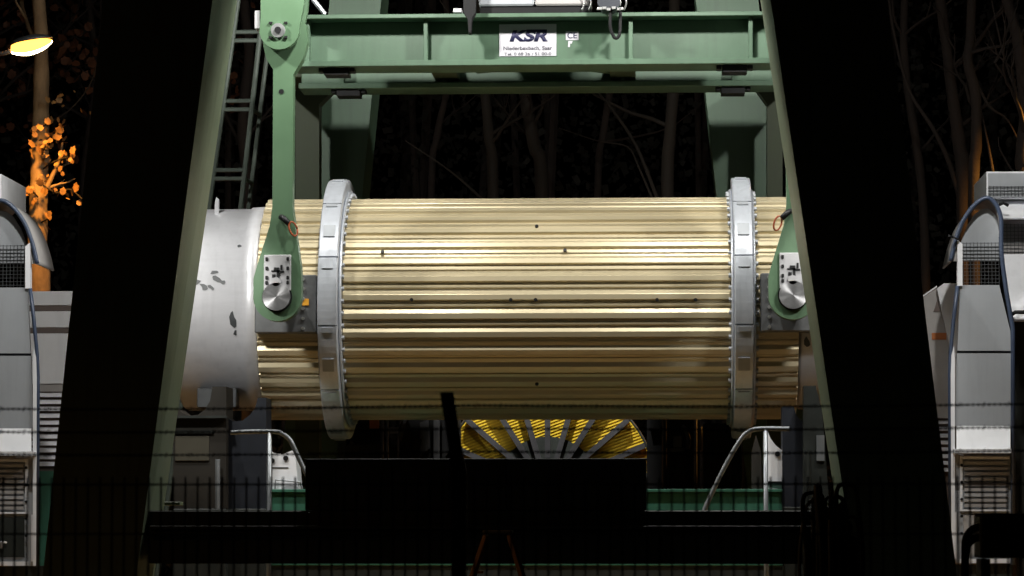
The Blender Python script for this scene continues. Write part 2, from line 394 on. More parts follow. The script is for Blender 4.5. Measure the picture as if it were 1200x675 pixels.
flood(-5.75, 34.3, 5.6, (-5.3, 38.0, 3.5), 'low work floodlight hidden behind the left crane leg', None, 60, 300)
flood(2.45, 34.3, 5.6, (1.9, 38.0, 3.5), 'low work floodlight hidden behind the right crane leg', None, 58, 130)

flood(-3.2, 34.4, 9.35, (-2.6, 38.0, 4.4), 'left of the pair of floodlights under the head girder', (-3.2, LB - 0.3, 11.05), 150)
flood(0.3, 34.4, 9.35, (-0.3, 38.0, 4.4), 'right of the pair of floodlights under the head girder', (0.3, LB - 0.3, 11.05), 150)
obj('rear_head_girder', box(new(), -3.6, 1.3, RL + 0.2, RL + 0.7, 10.6, 11.0), 'green', gantry)
flood(-1.5, 40.75, 10.2, (-1.5, 43.6, 2.5), 'narrow floodlight hung from the rear head girder above the yellow wheel', (-1.5, RL + 0.25, 10.75), 29, 6500)

# ------------------------------------------------------------------ ribbed drum
AY, AZ = 38.5, 4.46
drum = thing('ribbed_drum', 'long brass coloured ribbed steel drum with silver rings hanging in the crane', 'drum', (-1.47, AY, AZ - 1.63))
NS = 38; per = 360 / NS
prof = [(-4.73, 1.300), (-4.73, 1.374), (-4.35, 1.374), (-4.05, 1.356), (-2.9, 1.356), (-2.75, 1.352), (-2.5, 1.352), (-2.05, 1.388), (-1.9, 1.392), (0.6, 1.392), (0.8, 1.390), (2.5, 1.358), (2.7, 1.355), (3.7, 1.356), (4.35, 1.374), (4.73, 1.374), (4.73, 1.300)]
def stave_mesh(x0, x1):
    me = bpy.data.meshes.new('stave'); b = new()
    e = []
    for x in (x0, x1):
        e.append([b.verts.new((x, -r * math.cos(R(a)), r * math.sin(R(a)))) for a, r in prof])
    n = len(prof)
    for i in range(n): b.faces.new((e[0][i], e[0][(i + 1) % n], e[1][(i + 1) % n], e[1][i]))
    b.faces.new(e[0]); b.faces.new(list(reversed(e[1])))
    bmesh.ops.recalc_face_normals(b, faces=b.faces[:]); b.to_mesh(me); b.free()
    me.materials.append(M['brass']); return me
secs = [(-3.82, 0.895), (-4.87, -4.105), (1.205, 1.715)]
for x0, x1 in secs:
    me = stave_mesh(x0 + 1.47, x1 + 1.47)
    for k in range(NS):
        o = bpy.data.objects.new('stave', me); C.objects.link(o); o.parent = drum
        o.location = (0, 0, 1.63); o.rotation_euler = (R(k * per - 2.6), 0, 0)
obj('core', lathe_x(new(), [(-4.86, 1.29), (1.71, 1.29)], AY, AZ, 64), 'core', drum, True)
# rings made of bolted segments
def ring(xa, xb, sides):
    r = obj('ring', lathe_x(new(), [(xa + 0.002, 1.40), (xa + 0.002, 1.59), (xb - 0.002, 1.59), (xb - 0.002, 1.40)], AY, AZ, 128, True), 'ring', drum, True)
    r.data.polygons.foreach_set('use_smooth', [False] * len(r.data.polygons))
    nseg = 12
    for k in range(nseg):
        a0 = 360 / nseg * k + 0.35 + 19; a1 = a0 + 360 / nseg - 0.7
        b = new(); st = 10; L_ = []
        for j in range(st + 1):
            a = R(a0 + (a1 - a0) * j / st); c, s = -math.cos(a), math.sin(a)
            L_.append([b.verts.new((x, AY + rr * c, AZ + rr * s)) for x, rr in ((xa, 1.56), (xa, 1.62), (xa + 0.012, 1.632), (xb - 0.012, 1.632), (xb, 1.62), (xb, 1.56))])
        for p, q in zip(L_[:-1], L_[1:]):
            for i in range(6): b.faces.new((p[i], p[(i + 1) % 6], q[(i + 1) % 6], q[i]))
        b.faces.new(L_[0]); b.faces.new(list(reversed(L_[-1])))
        seg = obj('segment', b, 'ring', r)
        for frac, sz, m_ in ((0.42, 0.085, 'ringdark'), (0.95, 0.03, 'ringdark')) if k % 2 == 0 else ((0.9, 0.06, 'ring'),):
            a = R(a0 + (a1 - a0) * frac); n_ = Vector((0, -math.cos(a), math.sin(a))); t_ = Vector((0, math.sin(a), math.cos(a)))
            cc = Vector(((xa + xb) / 2, AY, AZ)) + n_ * 1.635
            b = new()
            wprism(b, [cc + Vector((sx * 0.07, 0, 0)) + t_ * sy * sz for sx, sy in ((-1, -1), (1, -1), (1, 1), (-1, 1))], n_ * 0.012)
            obj('cover_plate', b, m_, r, bevel=0.003)
    for s in sides:
        x = xa if s < 0 else xb
        f = new(); x2 = x + s * 0.035
        lathe_x(f, [(min(x, x2) + 0.001, 1.36), (min(x, x2) + 0.001, 1.475 if s > 0 else 1.475), (min(x, x2) + 0.01, 1.49), (max(x, x2) - 0.01, 1.49), (max(x, x2), 1.475), (max(x, x2), 1.36)], AY, AZ, 128, True)
        obj('flange', f, 'ring', r, True)
        b = new()
        for k in range(60):
            a = 2 * math.pi * k / 60
            p = Vector((x2, AY - 1.435 * math.cos(a), AZ + 1.435 * math.sin(a)))
            cyl(b, p - Vector((s * 0.01, 0, 0)), p + Vector((s * 0.03, 0, 0)), 0.028, 8)
        stuff(obj('bolt_circle', b, 'ringdark', r))
ring(-4.10, -3.86, (1,)); ring(0.935, 1.165, (-1, 1))
# smooth end shields
def shield(x0, x1, sgn, chips):
    xs = sorted((x0, x1)); a, b_ = xs
    s = obj('end_shield', lathe_x(new(), [(a + 0.08, 1.0), (a + 0.02, 1.2), (a, 1.235), (a + 0.015, 1.255), (a + 0.05, 1.27), (b_ - 0.20, 1.272), (b_ - 0.195, 1.29), (b_ - 0.02, 1.30), (b_, 1.28), (b_, 1.0)], AY, AZ, 128), 'shield', drum, True)
    for (px, py, wx, wz, rot) in chips:
        Yc = AY - 1.2; p = P(px, py, Yc); ph = math.asin(max(-1, min(1, (p.z - AZ) / 1.275)))
        b = new(); n = 9
        f = []
        for k in range(n):
            t = 2 * math.pi * k / n; rr = random.uniform(0.7, 1.6)
            dx, dz = wx * rr * math.cos(t), wz * rr * math.sin(t)
            dx, dz = dx * math.cos(rot) - dz * math.sin(rot), dx * math.sin(rot) + dz * math.cos(rot)
            q = ph + dz / 1.275; rad = 1.2765
            f.append(b.verts.new((p.x + dx, AY - rad * math.cos(q), AZ + rad * math.sin(q))))
        c0 = b.verts.new((p.x, AY - 1.2775 * math.cos(ph), AZ + 1.2775 * math.sin(ph)))
        for k in range(n): b.faces.new((f[k], f[(k + 1) % n], c0))
        obj('bare_patch', b, 'chip', s)
    return s
chips = [(231, 330, .06, .03, -0.3), (240, 337, .05, .025, -0.8), (252, 319, .05, .02, 0.2), (256, 328, .08, .028, -0.5), (248, 337, .035, .018, -0.6), (262, 331, .035, .02, -.4), (228, 315, .03, .015, 0.1), (274, 376, .03, .09, 0.1), (276, 390, .02, .04, 0), (279, 287, .02, .02, 0), (292, 272, .03, .06, -.3)]
sh = shield(-5.94, -4.88, -1, chips)
shield(1.72, 2.8, 1, [(946, 400, .03, .06, 0.2)])
obj('lifting_lug', prism(new(), [(251, 252), (252, 236), (253.5, 231), (256, 233), (256, 252)], AY - 0.5, 0.08), 'shield', sh, bevel=0.01)
obj('hatch', box(new(), P(232, 466, 37.7).x, P(278, 466, 37.7).x, 37.62, 37.9, P(232, 478, 37.7).z, P(232, 455, 37.7).z), 'plate', sh, bevel=0.01)
# trunnion mounts
for x0, x1, xt in ((-4.865, -4.115, -4.49), (1.25, 1.98, 1.60)):
    pl = obj('trunnion_plate', box(new(), x0, x1, 36.93, 37.6, ZP(389, 37), ZP(321, 37)), 'mount', drum, bevel=0.012)
    pin = obj('trunnion_pin', cyl(new(), (xt, 36.03, 4.44), (xt, 37.0, 4.44), 0.165, 40), 'turned', drum, bevel=0.01)
    off = Vector((xt, 36.5, 4.44)) - W[drum]; pin.data.transform(Matrix.Translation(-off)); pin.location = off
    sx = x1 - 0.16 if xt < 0 else x0 + 0.1
    b = new()
    for z in (4.12, 4.24, 4.36, 4.48, 4.6, 4.72):
        for x in (sx, ):
            cyl(b, (x, 36.9, z), (x, 36.935, z), 0.022, 8)
    obj('bolt_row', b, 'boltlight', pl)
a = P(357, 354, 36.92); b = box(new(), a.x - 0.06, a.x + 0.05, 36.915, 36.929, a.z - 0.04, a.z + 0.04); obj('warning_sticker', b, mat('amber', (0.75, 0.35, 0.03), 0.5), drum)
# small plugs on the ribs
def plug(px, py, red=False):
    p = P(px, py, AY - 1.3); s_ = max(-1, min(1, (p.z - AZ) / 1.39)); c_ = math.sqrt(1 - s_ * s_)
    q = Vector((p.x, AY - 1.385 * c_, AZ + 1.385 * s_)); n_ = Vector((0, -c_, s_))
    obj('plug', cyl(new(), q, q + n_ * 0.022, 0.022, 10), 'bolt', drum)
for x, y in ((483, 352), (599, 352), (628, 352), (770, 352), (815, 352), (448, 295), (628, 263), (662, 293), (628, 448)): plug(x, y)

# ------------------------------------------------------------------ lifting links
def link(side):
    cx = -4.49 if side < 0 else 1.60
    label = ('green lifting link hooked over the drum pin by the scuffed end shield' if side < 0 else 'green lifting link partly hidden behind the right crane leg')
    t = thing('lifting_link', label, 'lifting link', (cx, 36.2, 4.1), 'lifting links holding the drum')
    def L(px): return cx + (px - 323.5) * 36.1 / 3600
    def Zl(py): return ZP(py, 36.1)
    # strap with an eye round the pin
    zc = 4.44; re = 0.285; ri = 0.168
    strap_l, strap_r = L(317), L(341)
    outer = []
    for k in range(25):
        a = math.pi + math.pi * k / 24
        outer.append((cx + re * math.cos(a), zc + re * math.sin(a)))
    outer += [(cx + re, zc + 0.22), (L(351), Zl(310)), (strap_r + 0.03, Zl(262)), (strap_r, Zl(240)), (strap_r, Zl(84)), (L(352), Zl(66)), (L(358), Zl(45)), (L(356), Zl(25)), (L(345), Zl(8)), (L(330), Zl(4)), (L(315), Zl(12)), (L(306), Zl(30)), (L(305), Zl(50)), (L(309), Zl(66)), (strap_l, Zl(78)), (strap_l, Zl(240)), (strap_l - 0.03, Zl(262)), (L(299), Zl(310)), (cx - re, zc + 0.22)]
    b = new(); wprism(b, [(x, 36.12, z) for x, z in outer], (0, 0.2, 0))
    obj('strap', b, 'linkgreen', t, bevel=0.012)
    # collar ring round the pin
    b = new(); n = 40; q = []
    for k in range(n):
        a = 2 * math.pi * k / n
        q.append([b.verts.new((cx + r_ * math.cos(a), y_, zc + r_ * math.sin(a))) for r_, y_ in ((0.17, 36.095), (0.178, 36.095), (0.178, 36.119), (0.17, 36.119))])
    for k in range(n):
        p, r_ = q[k], q[(k + 1) % n]
        for i in range(4): b.faces.new((p[i], p[(i + 1) % 4], r_[(i + 1) % 4], r_[i]))
    obj('collar', b, 'bolt', t)
    # keeper plate with bolts and welded numbers
    kp = obj('keeper_plate', box(new(), L(308), L(340), 36.07, 36.119, Zl(339), Zl(297)), 'retain', t, bevel=0.006)
    for px in (311.5, 336.5):
        for py in (302, 313, 324, 330):
            obj('bolt', box(new(), L(px) - 0.016, L(px) + 0.016, 36.045, 36.069, Zl(py) - 0.022, Zl(py) + 0.022), 'bolt', kp, bevel=0.006)
    obj('lug', cyl(new(), (L(323), 36.03, Zl(329)), (L(323), 36.068, Zl(329)), 0.055, 14), 'retain', kp, bevel=0.006)
    b = new()
    for dx, py, wx, wz in ((0.0, 314, .03, .02), (.05, 317, .04, .012), (.02, 320, .015, .05), (-.03, 322, .02, .02), (.06, 312, .012, .03), (-.02, 316, .04, .008)):
        box(b, L(323) + dx - wx, L(323) + dx + wx, 36.055, 36.068, Zl(py) - wz, Zl(py) + wz)
    obj('locking_wire', b, 'bolt', kp)
    # clevis plates either side of the head with a pin
    cl = [(303, -40), (358, -40), (355, 5), (350, 30)] + [(326 + 24 * math.cos(a), 33 + 24 * math.sin(a)) for a in [R(10 + 16 * k) for k in range(11)]] + [(304, 20)]
    for Yc in (35.95, 36.34):
        b = new(); wprism(b, [(L(x), Yc, Zl(y)) for x, y in cl], (0, 0.11, 0))
        cp = obj('clevis_plate', b, 'linkgreen', t, bevel=0.01)
        if Yc < 36:
            obj('head_pin', cyl(new(), (L(325), 35.91, Zl(35)), (L(325), 36.5, Zl(35)), 0.085, 24), 'steel', cp, bevel=0.008)
            obj('pin_cap', cyl(new(), (L(325), 35.885, Zl(35)), (L(325), 35.909, Zl(35)), 0.04, 12), 'bolt', cp)
            for dx, dy in ((-9, -9), (9, -9), (-9, 8), (9, 8)):
                obj('bolt', box(new(), L(325 + dx) - 0.02, L(325 + dx) + 0.02, 35.92, 35.949, Zl(35 + dy) - 0.012, Zl(35 + dy) + 0.012), 'bolt', cp)
    obj('bracket', box(new(), L(296), L(303), 36.0, 36.3, Zl(32), Zl(10)), 'retain', t, bevel=0.01)
    obj('dark_hole', cyl(new(), (L(327), 36.112, Zl(104)), (L(327), 36.119, Zl(104)), 0.03, 16), 'bolt', t)  # black disc stands in for the dark hole through the strap
    # shackle with a looped cord
    s = 1 if side < 0 else -1
    a = Vector((L(331) if side < 0 else L(318), 36.1, Zl(254) if side < 0 else Zl(250)))
    sk = obj('shackle', tube(new(), [a + Vector((-.04 * s, 0, .02)), a + Vector((.0, -.03, 0)), a + Vector((.07 * s, -.06, -.07))], 0.035, 8), 'bolt', t, True)
    c0 = a + Vector((.12 * s, -.06, -.13))
    obj('cord_loop', tube(new(), [c0 + Vector((.045 * math.cos(q) * 1.0 - .02 * s * math.sin(q), 0.02 * math.cos(q), .085 * math.sin(q))) for q in [k * math.pi / 8 for k in range(17)]], 0.011, 6), 'redcable', t, True)
    # suspension bar up to the crane head girder
    obj('hanger', box(new(), L(308), L(350), 36.0, 36.4, Zl(-40) + 0.002, 10.6), 'linkgreen', t, bevel=0.01)
link(-1); link(1)
# crab girder that carries both hangers, tied back to the head girder
obj('crab_girder', box(new(), -5.1, 2.2, 35.95, 36.5, 10.605, 11.1), 'green', gantry, bevel=0.02)
for x in (-4.9, -1.5, 1.9): obj('tie_beam', box(new(), x - 0.15, x + 0.15, LB - 0.099, 35.949, 11.15, 11.5), 'green', gantry)
for x in (-4.9, -1.5, 1.9): obj('tie_foot', box(new(), x - 0.15, x + 0.15, 35.95, 36.4, 11.101, 11.5), 'green', gantry)

# ------------------------------------------------------------------ base frame, saddles, bearing blocks, hand rails under the drum
bf = thing('base_frame', 'teal green machine base frame under the drum', 'machine frame', (-1.5, 37.5, 0))
zb0, zb1 = ZP(606, 37), ZP(577, 37)
obj('front_beam', box(new(), XP(296, 37), XP(950, 37), 37.0, 37.35, 1.26, zb1), 'teal', bf, bevel=0.01)
obj('skirt', box(new(), XP(296, 37), XP(950, 37), 37.02, 37.33, 0.5, 1.259), 'dark', bf)
obj('top_plate', box(new(), XP(296, 37), XP(950, 37), 36.95, 37.4, zb1 + 0.001, zb1 + 0.04), 'teal', bf, bevel=0.006)
obj('rear_beam', box(new(), XP(296, 37), XP(950, 37), 40.0, 40.35, 0.5, zb1), 'teal', bf, bevel=0.01)
for px in (305, 625, 940):
    x = XP(px, 37); obj('foot', box(new(), x - 0.2, x + 0.2, 37.0, 40.3, 0.0, 0.499), 'dark', bf)
for px in (470, 780): 
    x = XP(px, 37); obj('cross_beam', box(new(), x - 0.12, x + 0.12, 37.351, 39.999, zb0 - 0.4, zb1 - 0.02), 'teal', bf)

def saddle(name, pts, Y, d, m, label, extra=None):
    lo = max(p[1] for p in pts); xs = [P(p[0], lo, Y).x for p in pts]
    t = thing(name, label, 'support', ((min(xs) + max(xs)) / 2, Y + d / 2, 0), 'cradle supports under the drum ends')
    obj('cradle', prism(new(), pts, Y, d), m, t, bevel=0.012)
    obj('pedestal', box(new(), min(xs) - 0.002, max(xs) + 0.002, Y - 0.03, Y + d + 0.03, 0, P(600, lo, Y).z - 0.001), 'dark', t, bevel=0.01)
    return t
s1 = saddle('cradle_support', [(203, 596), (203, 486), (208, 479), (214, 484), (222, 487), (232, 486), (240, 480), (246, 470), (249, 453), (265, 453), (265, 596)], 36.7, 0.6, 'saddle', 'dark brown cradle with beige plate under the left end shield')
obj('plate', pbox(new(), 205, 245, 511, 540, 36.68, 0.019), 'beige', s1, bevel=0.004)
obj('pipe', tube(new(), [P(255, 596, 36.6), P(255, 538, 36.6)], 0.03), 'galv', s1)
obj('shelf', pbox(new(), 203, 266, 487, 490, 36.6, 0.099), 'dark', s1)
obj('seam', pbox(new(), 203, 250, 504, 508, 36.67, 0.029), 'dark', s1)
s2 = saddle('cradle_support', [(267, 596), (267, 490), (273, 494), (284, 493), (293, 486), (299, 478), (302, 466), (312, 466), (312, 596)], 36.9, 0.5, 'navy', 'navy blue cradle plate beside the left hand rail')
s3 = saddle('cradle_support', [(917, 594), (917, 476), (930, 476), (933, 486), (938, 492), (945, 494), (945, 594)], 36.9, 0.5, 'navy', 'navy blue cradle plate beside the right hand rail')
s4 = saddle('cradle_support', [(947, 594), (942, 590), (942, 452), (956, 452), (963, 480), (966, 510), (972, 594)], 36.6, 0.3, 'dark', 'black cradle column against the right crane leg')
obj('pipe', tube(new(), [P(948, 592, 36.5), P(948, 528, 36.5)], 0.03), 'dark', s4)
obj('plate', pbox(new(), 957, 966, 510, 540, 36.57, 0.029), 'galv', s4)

def bearing(pts, holes, label, Y=37.05):
    t = thing('bearing_block', label, 'bearing block', (P(pts[0][0], 577, Y).x, Y + 0.2, zb1 + 0.04))
    hb_ = obj('block', prism(new(), pts, Y, 0.45), 'white', t, bevel=0.008)
    for x, y in holes:
        p = P(x, y, Y); obj('bolt', cyl(new(), p + Vector((0, -0.02, 0)), p + Vector((0, 0.002, 0)), 0.032, 12), 'bolt', t)
    return t
bl = bearing([(300, 576), (300, 522), (310, 526), (318, 531), (332, 532), (342, 528), (346, 534), (350, 576)], [(319, 540), (335, 537)], 'white bearing block with bolts beside the left hand rail')
obj('slot', pbox(new(), 312, 338, 547.5, 549, 37.045, 0.004), 'bolt', bl)
obj('wire_frame', tube(new(), [P(322, 577, 37.0), P(323, 562, 37.0), P(352, 565, 37.0), P(354, 577, 37.0)], 0.012), 'galv', bl)
obj('pump', prism(new(), [(328, 577), (331, 571), (340, 568), (349, 571), (353, 577)], 36.97, 0.07), 'grey', bl)
br = bearing([(899, 576), (899, 504), (903, 514), (909, 522), (917, 528), (925, 530), (925, 576)], [(911, 532)], 'white bearing block beside the right hand rail')
obj('cone', prism(new(), [(881, 576), (881, 530), (886, 510), (892, 530), (893, 576)], 37.2, 0.2), 'saddle', br, bevel=0.01)
obj('shelf', pbox(new(), 898, 918, 564, 566, 37.0, 0.049), 'bolt', br)

YR = 35.6
def handrail(path, posts, label):
    lo = P(path[0][0], 600, YR)
    t = thing('hand_rail', label, 'hand rail', (lo.x, YR, 0))
    obj('rail', tube(new(), smooth_path([P(x, y, YR) for x, y in path], 5), 0.028, 10), 'galv', t, True)
    for px, py in posts:
        a = P(px, py, YR); obj('post', tube(new(), [(a.x, YR, 0), a], 0.028, 10), 'galv', t, True)
    return t
handrail([(270, 507), (292, 506), (322, 506), (332, 509), (340, 516), (346, 528), (352, 541), (380, 600)], [(316, 506)], 'bent galvanised hand rail in front of the left bearing block')
handrail([(822, 606), (836, 574), (852, 542), (868, 515), (877, 506), (890, 502.5), (917, 502.5), (925, 502.5)], [(897, 503)], 'bent galvanised hand rail in front of the right bearing block')

# dark trough standing on the sill beam
tr = thing('steel_trough', 'long black steel trough standing on the sill beam under the drum', 'trough', (P(556, 598, 32.8).x, 33.2, zs1))
a = P(355, 598, LF); b_ = P(757, 539, LF)
b = new(); x0, x1, z0, z1 = a.x, b_.x, zs1 + 0.003, b_.z
y0, y1 = LF + 0.2, LB - 0.3
box(b, x0, x1, y0, y0 + 0.04, z0, z1); obj('front_wall', b, 'dark', tr, bevel=0.006)
obj('back_wall', box(new(), x0, x1, y1 - 0.04, y1, z0, z1 - 0.01), 'dark', tr)
for xx in (x0, x1 - 0.04): obj('end_wall', box(new(), xx, xx + 0.04, y0 + 0.041, y1 - 0.041, z0, z1 - 0.005), 'dark', tr)
obj('floor', box(new(), x0 + 0.041, x1 - 0.041, y0 + 0.041, y1 - 0.041, z0, z0 + 0.03), 'dark', tr)
obj('rim', box(new(), x0 - 0.01, x1 + 0.01, y0 - 0.03, y0 + 0.05, z1 + 0.001, z1 + 0.02), 'dark', tr, bevel=0.004)
for k in range(6):
    x = x0 + 0.3 + k * (x1 - x0 - 0.6) / 5
    obj('rib', box(new(), x - 0.02, x + 0.02, y0 - 0.025, y0 - 0.001, z0, z1 - 0.02), 'dark', tr)

# ------------------------------------------------------------------ yellow wheel behind, under the drum
YWH = 43.5
wc = P(642, 574, YWH); RW = 1.53
wh = thing('spoked_wheel', 'yellow grated wheel with dark radial spokes seen under the drum', 'wheel', (wc.x, YWH, 0))
b = new(); n = int(2 * RW / 0.042)
for k in range(n):
    d = -RW + 0.021 + k * 0.042; h = math.sqrt(max(0.0001, RW * RW - d * d))
    u = Vector((0.94, 0, 0.34)); v = Vector((-0.34, 0, 0.94))
    tube(b, [wc + v * d - u * h, wc + v * d + u * h], 0.014, 4, False)
stuff(obj('grating', b, 'yellow', wh))
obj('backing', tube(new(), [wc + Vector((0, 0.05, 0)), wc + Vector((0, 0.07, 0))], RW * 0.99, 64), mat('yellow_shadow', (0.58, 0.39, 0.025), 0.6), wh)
obj('rim', tube(new(), [wc + Vector((RW * math.cos(t), 0, RW * math.sin(t))) for t in [2 * math.pi * k / 64 for k in range(65)]], 0.02, 6), 'dark', wh, True)
obj('hub', tube(new(), [wc + Vector((0, -0.06, 0)), wc + Vector((0, 0.04, 0))], 0.75, 48), 'dark', wh, bevel=0.01)
for k in range(22):
    t = 2 * math.pi * (k + 0.5) / 22; dd = Vector((math.cos(t), 0, math.sin(t)))
    s_ = Vector((-math.sin(t), 0, math.cos(t)))
    b = new(); wprism(b, [wc + dd * 0.45 + s_ * 0.038 + Vector((0, -0.12, 0)), wc + dd * 1.51 + s_ * 0.038 + Vector((0, -0.12, 0)), wc + dd * 1.51 - s_ * 0.038 + Vector((0, -0.12, 0)), wc + dd * 0.45 - s_ * 0.038 + Vector((0, -0.12, 0))], (0, 0.1, 0))
    obj('spoke', b, 'spoke', wh)
obj('stand', box(new(), wc.x - 0.25, wc.x + 0.25, YWH + 0.1, YWH + 0.5, 0, wc.z), 'dark', wh)

# machinery glimpsed under the drum
def machine(name, label, cat, items, Y, ped=True):
    xs = [P(q[1][0][0], 560, Y).x for q in items]
    t = thing(name, label, cat, (sum(xs) / len(xs), Y, 0))
    for nm, pts, m, dy, d in items:
        if len(pts) == 2 and nm in ('pipe', 'hose'):
            obj(nm, tube(new(), [P(*pts[0], Y + dy), P(*pts[1], Y + dy)], d, 8), m, t, True)
        elif nm in ('pipe', 'hose'):
            obj(nm, tube(new(), smooth_path([P(*q, Y + dy) for q in pts], 4), d, 8), m, t, True)
        else: obj(nm, prism(new(), pts, Y + dy, d), m, t, bevel=0.008)
    return t
def q4(a, b, c, d): return [(a, d), (b, d), (b, c), (a, c)]
LOW = 755
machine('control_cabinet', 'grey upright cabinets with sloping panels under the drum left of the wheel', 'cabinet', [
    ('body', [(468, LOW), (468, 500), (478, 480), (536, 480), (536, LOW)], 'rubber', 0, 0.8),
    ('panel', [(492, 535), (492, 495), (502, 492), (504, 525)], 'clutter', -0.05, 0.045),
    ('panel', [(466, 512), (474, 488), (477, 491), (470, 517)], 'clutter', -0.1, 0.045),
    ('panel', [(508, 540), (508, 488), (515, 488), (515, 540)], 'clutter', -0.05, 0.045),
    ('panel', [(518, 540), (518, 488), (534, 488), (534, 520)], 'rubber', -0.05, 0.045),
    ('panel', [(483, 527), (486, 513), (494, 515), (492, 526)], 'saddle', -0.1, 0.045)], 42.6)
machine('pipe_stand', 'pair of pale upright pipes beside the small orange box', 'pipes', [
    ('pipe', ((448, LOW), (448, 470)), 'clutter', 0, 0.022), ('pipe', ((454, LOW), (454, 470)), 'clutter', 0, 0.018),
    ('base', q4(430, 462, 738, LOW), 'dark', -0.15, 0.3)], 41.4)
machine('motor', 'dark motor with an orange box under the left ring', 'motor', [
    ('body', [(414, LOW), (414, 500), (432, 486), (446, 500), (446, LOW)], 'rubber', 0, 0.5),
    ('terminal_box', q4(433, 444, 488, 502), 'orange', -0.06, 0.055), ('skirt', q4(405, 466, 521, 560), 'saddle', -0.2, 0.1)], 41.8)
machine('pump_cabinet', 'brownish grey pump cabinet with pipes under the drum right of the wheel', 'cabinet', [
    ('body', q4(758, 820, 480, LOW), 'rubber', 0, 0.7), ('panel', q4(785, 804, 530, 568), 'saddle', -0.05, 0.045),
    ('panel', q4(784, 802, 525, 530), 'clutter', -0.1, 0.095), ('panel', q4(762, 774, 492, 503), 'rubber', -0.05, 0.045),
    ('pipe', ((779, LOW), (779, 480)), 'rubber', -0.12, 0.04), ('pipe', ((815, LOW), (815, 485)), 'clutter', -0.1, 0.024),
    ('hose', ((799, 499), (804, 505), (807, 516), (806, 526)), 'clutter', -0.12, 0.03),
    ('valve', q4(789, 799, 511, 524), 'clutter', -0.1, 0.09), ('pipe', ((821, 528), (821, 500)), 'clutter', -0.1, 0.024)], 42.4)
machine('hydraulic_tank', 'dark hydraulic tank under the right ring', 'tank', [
    ('body', q4(824, 868, 496, LOW), 'rubber', 0, 0.6), ('pipe', ((872, LOW), (872, 494)), 'rustdark', -0.05, 0.03), ('pipe', ((877, LOW), (877, 494)), 'saddle', -0.05, 0.04)], 41.6)

